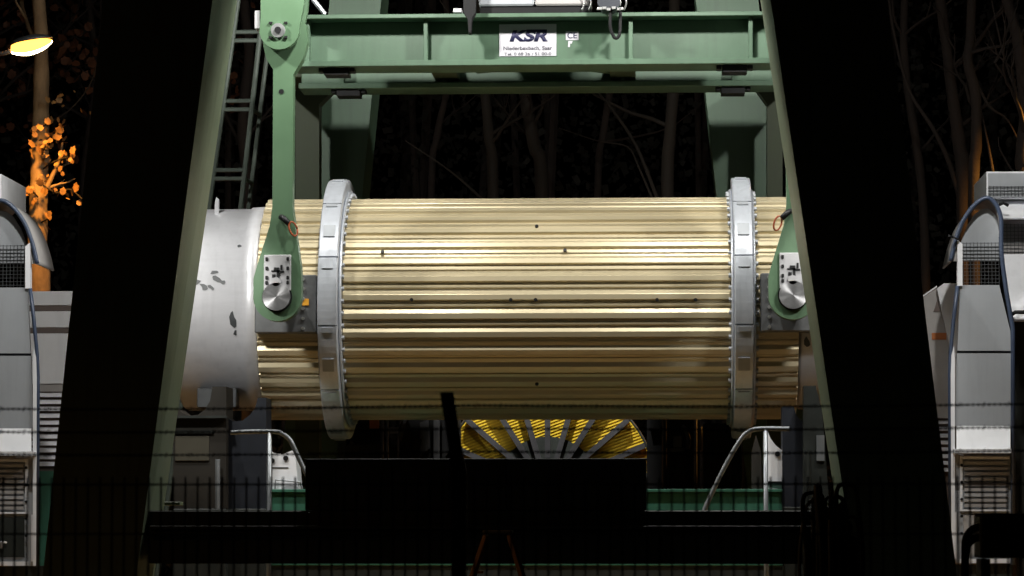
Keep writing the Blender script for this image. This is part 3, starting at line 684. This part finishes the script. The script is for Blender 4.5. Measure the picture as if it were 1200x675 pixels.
# ------------------------------------------------------------------ arched machine housings at both sides
def housing(fx, dy, label, side):
    Y = 38.0
    def q(pts): return [(fx(x), y + dy) for x, y in pts]
    t = thing('machine_housing', label, 'machine housing', (P(fx(1150), 660, Y).x, Y, 0), 'arched machine housings beside the crane')
    arch = q([(1114, 306), (1119, 284), (1127, 262), (1137, 246), (1147, 236), (1156, 232), (1163, 235), (1169, 243), (1173, 256), (1173.5, 275), (1174, 300), (1180, 345), (1187, 385)])
    obj('edge_trim', tube(new(), smooth_path([P(x, y, Y - 0.02) for x, y in arch], 4) + [P(fx(1187), 662 + dy, Y - 0.02)], 0.028, 8), 'blue', t, True)
    inner = q([(1122, 335), (1118, 370), (1114, 412), (1113, 440), (1114, 662)])
    obj('edge_trim', tube(new(), [P(x, y, Y - 0.02) for x, y in inner], 0.024, 8), 'blue', t, True)
    b = new(); pa = [P(x, y, Y + 0.02) for x, y in arch[:10]]     # arched hood sheet over the opening
    pa = smooth_path(pa, 4)
    for i, p in enumerate(pa):
        b.verts.new(p); b.verts.new(p + Vector((0, 1.1, 0)))
    b.verts.ensure_lookup_table()
    for i in range(len(pa) - 1): b.faces.new((b.verts[2 * i], b.verts[2 * i + 1], b.verts[2 * i + 3], b.verts[2 * i + 2]))
    hood = obj('hood', b, 'greywarm', t, True)
    md = hood.modifiers.new('thickness', 'SOLIDIFY'); md.thickness = 0.02
    obj('upper_panel', prism(new(), q([(1125, 305), (1126, 284), (1133, 265), (1142, 251), (1150, 245), (1158, 244), (1166, 251), (1170, 262), (1171, 305)]), Y + 0.12, 0.03), 'grey', t)
    obj('lip', prism(new(), q([(1114, 306), (1121, 282), (1124, 284), (1121, 306)]), Y + 0.03, 0.03), 'greywarm', t)
    obj('corner_post', prism(new(), q([(1122, 335), (1122, 281), (1128, 286), (1128, 335)]), Y - 0.03, 0.1), 'white', t, bevel=0.006)
    b = new()
    for k in range(11):
        x = 1128.5 + k * 4.2
        a, c = P(fx(x), 284 + dy, Y + 0.08), P(fx(x), 333 + dy, Y + 0.08); box(b, a.x - 0.0035, a.x + 0.0035, Y + 0.08, Y + 0.09, c.z, a.z)
    for k in range(12):
        y = 285 + k * 4.2; a, c = P(fx(1128), y + dy, Y + 0.075), P(fx(1171), y + dy, Y + 0.075); box(b, min(a.x, c.x), max(a.x, c.x), Y + 0.072, Y + 0.079, a.z - 0.0035, a.z + 0.0035)
    stuff(obj('wire_mesh', b, 'plate', t))
    obj('front_panel', prism(new(), q([(1122, 411), (1125, 334), (1171, 334), (1184, 388), (1184.5, 411)]), Y + 0.0, 0.05), 'grey', t, bevel=0.004)
    obj('front_panel', prism(new(), q([(1119, 499), (1121, 414), (1184.5, 414), (1184.5, 499)]), Y + 0.0, 0.05), 'grey', t, bevel=0.004)
    obj('seam_strip', prism(new(), q([(1120, 420), (1122, 405), (1184, 405), (1184, 420)]), Y + 0.051, 0.02), 'plate', t)
    obj('side_post', prism(new(), q([(1114, 660), (1114, 420), (1118, 405), (1119, 420), (1119, 660)]), Y - 0.04, 0.12), 'white', t, bevel=0.006)
    # sloping ledge
    b = new(); A = [P(fx(1121), 499 + dy, Y + 0.001), P(fx(1184), 499 + dy, Y + 0.001)]; D = [P(fx(1184), 526 + dy, Y - 0.16), P(fx(1121), 526 + dy, Y - 0.16)]
    wprism(b, A + D, (0, 0.03, -0.02)); obj('ledge', b, 'white', t)
    obj('ledge_bar', prism(new(), q([(1118, 531), (1118, 526), (1185, 526), (1185, 531)]), Y - 0.2, 0.19), 'white', t, bevel=0.006)
    obj('lower_panel', prism(new(), q([(1119, 660), (1119, 532), (1185, 532), (1185, 660)]), Y + 0.03, 0.05), 'grey', t)
    for a4 in (q4(1125, 1183, 535, 538), q4(1125, 1128, 538, 597), q4(1125, 1183, 597, 599), q4(1125, 1183, 655, 660), q4(1119, 1121, 600, 655)):
        obj('frame', prism(new(), q(a4), Y - 0.01, 0.039), 'white', t, bevel=0.003)
    for k in range(9):
        y = 541 + k * 6.2
        obj('louvre', prism(new(), q(q4(1130, 1181, y, y + 3.6)), Y + 0.0, 0.029), 'greywarm' if k % 3 else 'retain', t, bevel=0.004)
    obj('window', prism(new(), q(q4(1129, 1181, 604, 650)), Y + 0.005, 0.024), 'dark' if side < 0 else 'greywarm', t)
    for k in range(5):
        p = P(fx(1127), 545 + k * 20 + dy, Y - 0.02); obj('bolt', cyl(new(), p, p + Vector((0, 0.009, 0)), 0.018, 8), 'bolt', t)
    # body running outwards from the arched end
    xo = 1290
    def sheet(nm, y0, Y0, y1, Y1, m, x0=1174, x1=None):
        xe = XP(fx(xo), Y)
        a, c = P(fx(x0), y0 + dy, Y0), P(fx(x1 or x0), y1 + dy, Y1)
        b = new(); wprism(b, [a, Vector((xe, Y0, a.z)), Vector((xe, Y1, c.z)), c], (0, 0.02, -0.015)); return obj(nm, b, m, t)
    sheet('roof', 232, 39.3, 256, 38.62, 'white', 1158, 1175)
    sheet('band', 258, 38.95, 299, 38.95, 'greywarm', 1174, 1174)
    sheet('side_sheet', 298, 38.92, 372, 38.1, 'white', 1172, 1187)
    obj('drip_edge', box(new(), *sorted((XP(fx(1186), 38.05), XP(fx(xo), 38.05))), 38.05, 38.12, ZP(378 + dy, 38.05), ZP(373 + dy, 38.05)), 'white', t)
    a = P(fx(1192), 368 + dy, 38.0); b = tube(new(), [a + Vector((-.06, 0, 0)), a + Vector((-.03, -.04, .02)), a + Vector((.25, -.04, .02))], 0.025, 8); obj('handle', b, 'rubber', t, True)
    obj('body', box(new(), *sorted((XP(fx(1190), 38.8), XP(fx(xo), 38.8))), 39.0, 40.2, 0, ZP(300, 39.0)), 'dark', t)
    obj('skirt', box(new(), *sorted((P(fx(1113.5), 660, Y).x, P(fx(1187), 660, Y).x)), Y + 0.05, Y + 0.6, 0, ZP(661 + dy, Y)), 'dark', t)
    ru = obj('roof_unit', prism(new(), q([(1156, 232), (1156, 201), (1260, 201), (1260, 232)]), 39.0, 1.55), 'white', t, bevel=0.01)
    obj('roof_unit_front', prism(new(), q([(1158, 231), (1158, 203), (1258, 203), (1258, 231)]), 38.985, 0.014), 'grey', t)
    b = new()
    for k in range(22):
        x = 1160 + k * 4.2; a, c = P(fx(x), 218 + dy, 38.97), P(fx(x), 230 + dy, 38.97); box(b, a.x - 0.005, a.x + 0.005, 38.97, 38.984, c.z, a.z)
    for k in range(3):
        a, c = P(fx(1158), 219 + 4 * k + dy, 38.965), P(fx(1258), 219 + 4 * k + dy, 38.965); box(b, min(a.x, c.x), max(a.x, c.x), 38.962, 38.969, a.z - .005, a.z + .005)
    stuff(obj('wire_mesh', b, 'plate', ru))
    b = new()
    for k in range(10):
        x = 1175.5 + k * 4.4; a, c = P(fx(x), 262 + dy, 38.92), P(fx(x), 298 + dy, 38.92); box(b, a.x - 0.003, a.x + 0.003, 38.92, 38.935, c.z, a.z)
    for k in range(9):
        a, c = P(fx(1174), 263 + 4.2 * k + dy, 38.915), P(fx(1225), 263 + 4.2 * k + dy, 38.915); box(b, min(a.x, c.x), max(a.x, c.x), 38.91, 38.918, a.z - .003, a.z + .003)
    stuff(obj('wire_mesh', b, 'plate', t))
    return t
hr = housing(lambda x: x, 0, 'white machine housing with blue arched edge right of the crane', 1)
a = P(1171, 240, 38.6)
obj('latch', tube(new(), [a, a + Vector((0.05, -0.03, 0.02)), a + Vector((0.11, -0.01, -0.01))], 0.02, 6), 'bolt', hr, True)
a = P(1124, 281, 37.95); obj('wiper_arm', tube(new(), [a, P(1112, 276, 37.8)], 0.014, 6), 'bolt', hr)
hl = housing(lambda x: 1157.5 - x, 3, 'white machine housing with blue arched edge left of the crane', -1)
a = P(-14, 643, 37.98)
obj('lettering', text_bm('icr', a.x, a.z, 37.98, 0.125, XP(12, 37.98) - a.x, bold=0.02), 'lettering', hl)

# slatted cabinets behind the housings
lc = thing('slatted_container', 'white slatted container with brown bands between left housing and crane leg', 'container', (P(70, 620, 42).x, 42.5, 0))
YC = 42.0
for y0, y1, m in ((341, 358, 'white'), (364.5, 384, 'white'), (390.5, 450, 'white')):
    obj('panel', pbox(new(), 20, 118, y0, y1, YC, 0.06), m, lc, bevel=0.006)
for y0, y1 in ((358.3, 364.2), (384.3, 390.2)): obj('band', pbox(new(), 20, 118, y0, y1, YC + 0.015, 0.04), 'brown', lc)
obj('band', pbox(new(), 20, 118, 450.5, 459, YC + 0.01, 0.04), 'greywarm', lc)
for k in range(11):
    y = 460 + k * 8.1; a, c = P(20, y, YC), P(118, y + 5.2, YC)
    b = new(); wprism(b, [(a.x, YC + 0.05, a.z), (c.x, YC + 0.05, a.z), (c.x, YC - 0.02, c.z), (a.x, YC - 0.02, c.z)], (0, 0.015, 0)); obj('slat', b, 'white', lc)
obj('body', box(new(), XP(20, YC), XP(118, YC), YC + 0.07, YC + 1.4, 0, ZP(341, YC) - 0.01), 'brown', lc)
obj('plinth', pbox(new(), 20, 118, 552, 700, YC + 0.0, 0.06), 'teal', lc)
rc = thing('side_cabinet', 'pale cabinet with tilted cover and orange plate between right crane leg and housing', 'cabinet', (P(1105, 620, 40.2).x, 40.6, 0))
obj('front_panel', prism(new(), [(1070, 490), (1074, 352), (1083, 348), (1097, 338), (1102, 345), (1111, 400), (1113, 472), (1112, 490)], 40.0, 0.08), 'greywarm', rc, bevel=0.006)
obj('cover', prism(new(), [(1098, 338), (1106, 332), (1124, 332), (1124, 470), (1114, 470), (1112, 400)], 39.9, 0.08), 'white', rc, bevel=0.006)
obj('top_plate', wprism(new(), [P(1070, 355, 39.99), P(1083, 347, 39.99), P(1098, 336.5, 39.99), P(1098, 334.5, 39.99), P(1083, 345, 39.99), P(1070, 353, 39.99)], (0, 0.9, 0)), 'white', rc)
obj('orange_plate', pbox(new(), 1092, 1109, 390, 398, 39.985, 0.014), 'orange', rc)
obj('dent', prism(new(), [(1094, 365), (1099, 350), (1102, 365)], 39.985, 0.014), 'brown', rc)
for k in range(10):
    y = 476 + k * 8; a, c = P(1070, y, 40.0), P(1118, y + 4.6, 40.0)
    b = new(); wprism(b, [(a.x, 40.1, a.z), (c.x, 40.1, a.z), (c.x, 40.02, c.z), (a.x, 40.02, c.z)], (0, 0.015, 0)); obj('slat', b, 'white', rc)
obj('body', box(new(), XP(1070, 40), XP(1122, 40), 40.13, 41.1, 0, ZP(356, 40)), 'brown', rc)

# ------------------------------------------------------------------ foreground: mesh fence with barbed wire
YF = 12.4
pxpost = 537.0; xpost = P(pxpost, 600, YF).x
ztopf = P(600, 567.5, YF).z
def fence_panel(x0, x1, label):
    b = new(); n = 49
    for k in range(n + 1):
        x = x0 + 0.03 + (x1 - x0 - 0.06) * k / n
        box(b, x - 0.004, x + 0.004, YF, YF + 0.006, 0.03, ztopf + 0.03)
    z = ztopf
    while z > 0.05:
        for yy in (YF - 0.0075, YF + 0.0065): box(b, x0, x1, yy, yy + 0.007, z - 0.004, z + 0.004)
        z -= 0.2
    return obj('mesh_panel', b, 'fence', fp)
fp = thing('mesh_fence', 'dark wire mesh fence with one angled post crossing the bottom of the view', 'fence', (xpost, YF + 0.05, 0))
obj('post', box(new(), xpost - 0.03, xpost + 0.03, YF + 0.02, YF + 0.08, 0, ztopf + 0.06), 'fence', fp, bevel=0.004)
fence_panel(xpost - 2.53, xpost - 0.035, 'dark wire mesh fence panel left of the fence post')
fence_panel(xpost + 0.035, xpost + 2.53, 'dark wire mesh fence panel right of the fence post')
zt_ = P(525, 461, YF).z; xt_ = P(525.5, 461, YF).x
b = new(); z0_ = ztopf + 0.061
wprism(b, [(xpost - 0.03, YF + 0.02, z0_), (xpost + 0.026, YF + 0.02, z0_), (xt_ + 0.026, YF - 0.12, zt_), (xt_ - 0.026, YF - 0.12, zt_)], (0, 0.045, 0)); obj('arm', b, 'fence', fp, bevel=0.003)
for i, (pyl, pyr, who) in enumerate(((478, 471.5, 'topmost strand of barbed wire strung across in front of the drum'), (505, 498.5, 'middle strand of barbed wire strung between post arm tip and mesh'), (531.5, 526.5, 'lowest strand of barbed wire just above the mesh fence'))):
    yy = YF - 0.135 + i * 0.035
    a, c = P(-150, pyl, yy), P(1350, pyr, yy)
    b = new(); N = 240; pts = []; rr = []
    for k in range(N * 2 + 1):
        t = k / (N * 2); p = a.lerp(c, t); p.z -= 0.010 * math.sin(math.pi * ((t * 2.07) % 1)); pts.append(p); rr.append(0.0026 if k % 2 else 0.006)
    tube(b, pts, rr, 5)
    for k in range(4, N * 2, 9):
        p = pts[k]
        for s in (-1, 1):
            tube(b, [p + Vector((-.004 * s, -.012, -.010 * s)), p, p + Vector((.004 * s, .012, .010 * s))], 0.0014, 3)
    tag(obj('barbed_wire', b, 'fence'), who, 'barbed wire', 'barbed wire strands above the fence')

# folding trestle, dark cabinet and hydraulic unit between fence and crane
YT = 24.0
ts = thing('folding_trestle', 'small worn folding trestle standing below the black trough', 'trestle', (P(583, 700, YT).x, YT, 0))
def gp(px, Y): return Vector((P(px, 690, Y).x, Y, 0))
for sx, top, low in ((-1, 570, 555), (1, 597, 611)):
    for dy_ in (-0.25, 0.25):
        a = P(top, 627, YT); l1 = P(low, 672, YT); d = (l1 - a) / (l1.z - a.z); bpt = a + d * (-a.z); bpt.y = YT + dy_
        obj('leg', tube(new(), [bpt, a + Vector((0, dy_ * 0.2, 0))], 0.024, 6), 'wood', ts)
a, c = P(566, 625, YT), P(601, 625, YT)
obj('top_bar', box(new(), a.x, c.x, YT - 0.07, YT + 0.07, a.z - 0.01, a.z + 0.025), 'galv', ts, bevel=0.006)
obj('stretcher', box(new(), P(553, 670, YT).x, P(566, 670, YT).x, YT - 0.1, YT + 0.1, P(556, 672, YT).z, P(556, 669, YT).z), 'wood', ts)
YB = 20.0
cb = thing('dark_cabinet', 'black cabinet with bent hoses in front of the right housing', 'cabinet', (P(1180, 700, YB).x, YB + 0.2, 0))
obj('body', pbox(new(), 1149, 1260, 603, 654, YB, 0.4), 'fence', cb, bevel=0.01)
obj('lid', pbox(new(), 1147, 1262, 601.5, 602.9, YB - 0.02, 0.44), 'fence', cb)
for px in (1156, 1250):
    a = P(px, 655, YB); obj('leg', box(new(), a.x - 0.03, a.x + 0.03, YB + 0.05, YB + 0.35, 0, a.z), 'fence', cb)
for o_ in (0, 12): obj('hose', tube(new(), smooth_path([P(1150, 618 + o_, YB + 0.1), P(1142, 619 + o_, YB + 0.1), P(1134, 627 + o_, YB + 0.1), P(1131, 642 + o_, YB + 0.1), P(1131, 700, YB + 0.1)], 5), 0.026, 8), 'rubber', cb, True)
YU = 27.0
hu = thing('hydraulic_unit', 'dark hydraulic unit with tangled hoses at the foot of the right crane leg', 'hydraulic unit', (P(968, 700, YU).x, YU + 0.2, 0))
obj('tank', pbox(new(), 945, 1005, 628, 840, YU, 0.5), 'rubber', hu, bevel=0.02)
obj('block', pbox(new(), 957, 990, 594, 627.8, YU + 0.1, 0.3), 'rubber', hu, bevel=0.02)
obj('gauge', cyl(new(), P(975, 588, YU + 0.05), P(975, 588, YU + 0.12), 0.035, 12), 'galv', hu)
obj('name_plate', pbox(new(), 958, 969, 587.5, 590.5, YU + 0.05, 0.2), 'retain', hu)
rnd = random.Random(4)
for k in range(14):
    x0 = 950 + rnd.uniform(0, 46); x1 = x0 + rnd.uniform(-22, 22); y0 = rnd.uniform(575, 625)
    obj('hose', tube(new(), smooth_path([P(x0, 632, YU - 0.05), P(x0 + rnd.uniform(-8, 8), y0, YU - 0.1), P((x0 + x1) / 2, y0 - 8, YU - 0.12), P(x1, y0 + 5, YU - 0.15), P(x1 + rnd.uniform(-8, 8), 660, YU - 0.15), P(x1, 720, YU - 0.1)], 5), rnd.uniform(0.012, 0.022), 6), 'rubber' if k % 4 else 'galv', hu, True)
obj('coupling', cyl(new(), P(944, 630, YU - 0.1), P(944, 630, YU - 0.02), 0.02, 10), 'orange', hu)

# ------------------------------------------------------------------ street lamps
def street_lamp(px, py, Y, polex, label, sgn, power=None):
    a = P(px, py, Y)
    t = thing('street_lamp', label, 'street lamp', (polex, Y, 0), 'sodium street lamps')
    obj('pole', tube(new(), [(polex, Y, 0), (polex, Y, a.z - 0.5)], [0.09, 0.06], 12), 'dark', t, True)
    obj('arm', tube(new(), smooth_path([(polex, Y, a.z - 0.52), (polex + 0.1 * sgn, Y, a.z - 0.25), (polex + 0.6 * sgn, Y, a.z - 0.12), a + Vector((-0.45 * sgn, 0, -0.13)), a + Vector((-0.25 * sgn, 0, -0.06))], 5), 0.035, 8), 'galv', t, True)
    # cobra head: shell above, glowing bowl below
    b = new(); n = 14; rows = []
    for i in range(9):
        u = i / 8; s = math.sin(math.pi * min(1, 0.12 + 0.86 * u)) ** 0.6
        rows.append((u, s))
    def body(z0, z1, sc_):
        z0 *= 1.25; z1 *= 1.1
        b = new(); L_ = []
        for u, s in rows:
            c = a + Vector(((-0.30 + 0.64 * u) * sgn, 0, 0.11 * u - 0.04))
            L_.append([b.verts.new(c + Vector((0, 0.15 * s * math.cos(t_) * sc_, (z1 if math.sin(t_) > 0 else z0) * s * math.sin(t_)))) for t_ in [2 * math.pi * k / n for k in range(n)]])
        for p_, q_ in zip(L_[:-1], L_[1:]):
            for k in range(n): b.faces.new((p_[k], p_[(k + 1) % n], q_[(k + 1) % n], q_[k]))
        b.faces.new(L_[0]); b.faces.new(list(reversed(L_[-1]))); return b
    bw = obj('bowl', body(0.12, 0.075, 1.0), 'sodium', t, True)
    obj('bulb', body(0.135, 0.02, 0.7), 'bulb', bw, True)
    sh_ = obj('shell', body(-0.07, 0.10, 1.03), 'galv', t, True); sh_.location.z += 0.045
    li = bpy.data.lights.new('sodium_lamp', 'SPOT'); li.energy = power or LAMP_W; li.spot_size = R(135); li.spot_blend = 0.55; li.color = (1.0, 0.42, 0.07); li.shadow_soft_size = 0.12
    lo = bpy.data.objects.new('sodium_lamp', li); C.objects.link(lo); lo.parent = t; lo.location = a + Vector((0.02, 0, -0.30)) - W[t]
    return t
LY = 48.0
street_lamp(36, 53, LY, P(-60, 53, LY).x, 'lit orange street lamp at the upper left above the tree trunk', 1)
street_lamp(1310, 40, 48.3, P(1430, 53, 48.3).x, 'lit orange street lamp beyond the right housing, out of the picture', -1, 2600)

street_lamp(-900, -700, 21.0, P(-1150, 53, 21).x, 'lit street lamp on the near side of the fence, out of the picture', 1, 280)
# ------------------------------------------------------------------ trees
def tree(path, Y, w0, w1, label, seed, nb=10, leaves=0, m='bark', branches=(), blen=2.2):
    rn = random.Random(seed)
    pts = [P(x, y, Y) for x, y in path]
    base = Vector((pts[0].x + (pts[0].x - pts[1].x) * 0.2, Y, 0))
    top = pts[-1] + (pts[-1] - pts[-2]).normalized() * 4 + Vector((rn.uniform(-.4, .4), rn.uniform(-.5, .5), 0))
    path3 = smooth_path([base + Vector((0, 0, -0.05))] + pts + [top], 6)
    t = thing('tree', label, 'tree', tuple(base), 'trees behind the crane')
    n = len(path3); rs = [w0 + (w1 - w0) * (k / (n - 1)) for k in range(n)]
    rs = [r * (1 + rn.uniform(-.06, .06)) for r in rs]; rs[0] *= 1.9; rs[1] *= 1.35; rs[2] *= 1.1
    obj('trunk', tube(new(), path3, rs, 12), m, t, True)
    b = new(); lb = new(); tips = []
    def twig(p, d, L_, r, lvl):
        k = 6; q = [p]; c = Vector(p); dd = d.normalized()
        for i in range(k):
            dd = (dd + Vector((rn.uniform(-.28, .28), rn.uniform(-.28, .28), rn.uniform(-.12, .25)))).normalized()
            c = c + dd * L_ / k; q.append(Vector(c))
            if lvl < 2 and i >= 1 and rn.random() < 0.6:
                twig(c, dd + Vector((rn.uniform(-1, 1), rn.uniform(-1, 1), rn.uniform(-.2, .7))), L_ * rn.uniform(.3, .6), r * .55, lvl + 1)
        tube(b, q, [r * (1 - .75 * i / k) for i in range(k + 1)], 5, False); tips.append(c)
    for bp_ in branches:
        q = smooth_path([P(x, y, Y + dy_) for x, y, dy_ in bp_[0]], 5); k = len(q)
        tube(b, q, [bp_[1] * (1 - .7 * i / (k - 1)) for i in range(k)], 6, False); tips.append(q[-1]); tips.append(q[k // 2])
    for k in range((nb + 1) // 2 if not leaves else nb):
        i = rn.randrange(int(n * .35), n); p = path3[i]
        a_ = rn.uniform(0, 2 * math.pi)
        twig(p, Vector((math.cos(a_), math.sin(a_) * .8, rn.uniform(.2, 1.0))), rn.uniform(.5, 1) * blen, rs[i] * .42, 0)
    if len(b.verts): cr = obj('crown', b, m, t, True)
    else: b.free(); cr = None
    if leaves:
        for k in range(leaves):
            c = rn.choice(tips) + Vector((rn.gauss(0, .3), rn.gauss(0, .3), rn.gauss(0, .3)))
            leaf(lb, c, rn.uniform(.06, .11), rn)
        obj('foliage', lb, 'leafred', t)
    else: lb.free()
    return t
def leaf(b, c, s, rn):
    e = Euler((rn.uniform(-1, 1), rn.uniform(-1, 1), rn.uniform(0, 6.3))).to_matrix() @ Euler((R(rn.uniform(40, 110)), 0, 0)).to_matrix()
    sh_ = ((0, -1), (.45, -.75), (.85, -.3), (.7, .05), (.8, .45), (.4, .6), (0, 1.05), (-.4, .6), (-.8, .45), (-.7, .05), (-.85, -.3), (-.45, -.75))
    vs = [b.verts.new(c + e @ Vector((x * s, y * s, .18 * s * abs(x)))) for x, y in sh_]
    b.faces.new(vs)
YT0 = 50
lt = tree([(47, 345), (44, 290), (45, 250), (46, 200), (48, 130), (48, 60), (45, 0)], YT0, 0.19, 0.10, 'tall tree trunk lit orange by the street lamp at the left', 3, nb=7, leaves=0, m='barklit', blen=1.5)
# leaf clusters that the lamp picks out on that trunk
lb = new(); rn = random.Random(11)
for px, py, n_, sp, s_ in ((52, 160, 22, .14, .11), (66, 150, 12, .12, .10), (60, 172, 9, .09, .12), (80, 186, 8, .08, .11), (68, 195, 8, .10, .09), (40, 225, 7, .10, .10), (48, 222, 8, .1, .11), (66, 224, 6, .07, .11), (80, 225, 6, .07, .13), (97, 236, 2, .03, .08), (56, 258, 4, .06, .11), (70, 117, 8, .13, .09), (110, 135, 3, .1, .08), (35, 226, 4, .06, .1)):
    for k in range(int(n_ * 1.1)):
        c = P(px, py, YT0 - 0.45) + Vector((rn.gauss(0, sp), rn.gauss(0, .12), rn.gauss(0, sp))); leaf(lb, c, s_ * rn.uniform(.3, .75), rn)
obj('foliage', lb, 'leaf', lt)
b = new()
for q in (((48, 180), (58, 165), (68, 150)), ((48, 215), (66, 226), (82, 222), (97, 234)), ((48, 200), (62, 190), (80, 184)), ((47, 150), (80, 130), (105, 100), (118, 60)), ((48, 235), (40, 226), (34, 224)), ((47, 262), (53, 258), (57, 256))):
    p = smooth_path([P(x, y, YT0 - 0.1 * i - .1) for i, (x, y) in enumerate(q)], 5); tube(b, p, 0.014, 5, False)
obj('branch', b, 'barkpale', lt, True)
tree([(578, 245), (573, 160), (567, 90), (562, 0)], 50, 0.10, 0.07, 'slim pale trunk left of centre above the drum', 5, 7, m='barkpale', branches=[([(572, 240, 0), (545, 215, .2), (520, 195, .3), (475, 165, .5)], .03)])
tree([(636, 245), (626, 170), (614, 100), (606, 0)], 50.5, 0.125, 0.09, 'leaning pale trunk near the middle above the drum', 6, 7, m='barkpale', branches=[([(625, 150, 0), (640, 115, .2), (655, 90, .3), (668, 40, .5)], .03)])
tree([(782, 245), (785, 160), (789, 100), (790, 0)], 50, 0.115, 0.085, 'straight trunk with crossing branches near the right rear leg', 8, 7, m='barkpale', branches=[([(770, 232, -.3), (745, 170, -.3), (715, 125, -.2), (695, 100, 0), (672, 60, .2)], .035), ([(764, 232, -.3), (748, 195, -.3), (735, 172, -.2), (700, 165, 0), (655, 150, .2)], .022)])
tree([(1130, 250), (1124, 170), (1116, 110), (1102, 0)], 51, 0.14, 0.07, 'broad reddish trunk left of the roof box of the right housing', 12, 6, branches=[([(1127, 240, 0), (1112, 190, 0), (1093, 150, .1), (1065, 105, .2), (1048, 40, .4), (1042, 0, .5)], .05)])
tree([(1141, 250), (1144, 170), (1143, 110), (1134, 70), (1138, 20)], 49.5, 0.10, 0.07, 'upright reddish trunk with a kink behind the right housing', 13, 5, branches=[([(1143, 95, 0), (1160, 125, 0), (1180, 140, .1), (1196, 170, .2)], .03), ([(1166, 215, 0), (1158, 170, 0), (1150, 130, .1)], .03)])
tree([(1203, 260), (1198, 190), (1202, 130), (1194, 60), (1180, 0)], 48.5, 0.14, 0.07, 'thick trunk at the right edge glowing orange', 14, 6, branches=[([(1200, 130, 0), (1188, 100, 0), (1175, 60, .1), (1162, 0, .3)], .035), ([(1186, 200, 0), (1172, 175, 0), (1170, 160, 0)], .02)])
tree([(505, 245), (512, 160), (528, 80), (522, 0)], 53, 0.07, 0.05, 'thin faint trunk beside the left rear leg', 21, 8)
tree([(700, 245), (708, 150), (722, 60), (718, 0)], 54, 0.07, 0.05, 'thin faint trunk right of the middle above the drum', 22, 9)
tree([(1085, 330), (1078, 200), (1062, 90), (1060, 0)], 54, 0.09, 0.06, 'dark slim trunk beside the upper right crane leg', 23, 8)
tree([(290, 260), (284, 150), (292, 60), (286, 0)], 53, 0.10, 0.08, 'dark trunk seen through the caged ladder', 24, 8, leaves=120)
tree([(95, 340), (100, 200), (112, 90), (104, 0)], 54.5, 0.09, 0.06, 'dim tree with scattered leaves right of the street lamp', 25, 14, leaves=500, blen=2.6)
tree([(-30, 340), (-24, 200), (-14, 90), (-20, 0)], 53.5, 0.1, 0.07, 'dim leafy tree behind the street lamp at the left edge', 26, 14, leaves=350, blen=2.8)
# dark wood behind everything, nobody could count it
b = new(); rn = random.Random(99)
for k in range(60000):
    x = rn.uniform(-17, 13); z = rn.random() ** 1.1 * 15; y = rn.uniform(56, 64)
    if rn.random() < 0.35: z *= 0.35
    s = rn.uniform(.04, .11); e = Euler((rn.uniform(-1.2, 1.2), rn.uniform(-1.2, 1.2), rn.uniform(0, 6.3))).to_matrix()
    c = Vector((x, y, z)); b.faces.new([b.verts.new(c + e @ Vector(v) * s) for v in ((-1, 0, -.5), (0, 0, -1), (1, 0, .3), (.1, 0, 1))])
me_o = obj('woodland', b, 'leafdark'); stuff(me_o); tag(me_o, 'dark mass of woodland behind the crane', 'woodland')
b = new()
for k in range(60):
    x = rn.uniform(-18, 14); y = rn.uniform(57, 66); xx = x + rn.uniform(-1, 1)
    tube(b, smooth_path([(x, y, 0), ((x + xx) / 2 + rn.uniform(-.2, .2), y, 6), (xx, y, 13), (xx + rn.uniform(-.5, .5), y, 18)], 3), [rn.uniform(.05, .12)] * 10, 6, False)
wt = obj('woodland_trunks', b, 'bark'); stuff(wt); tag(wt, 'far thin trunks of the dark wood behind the crane', 'woodland')
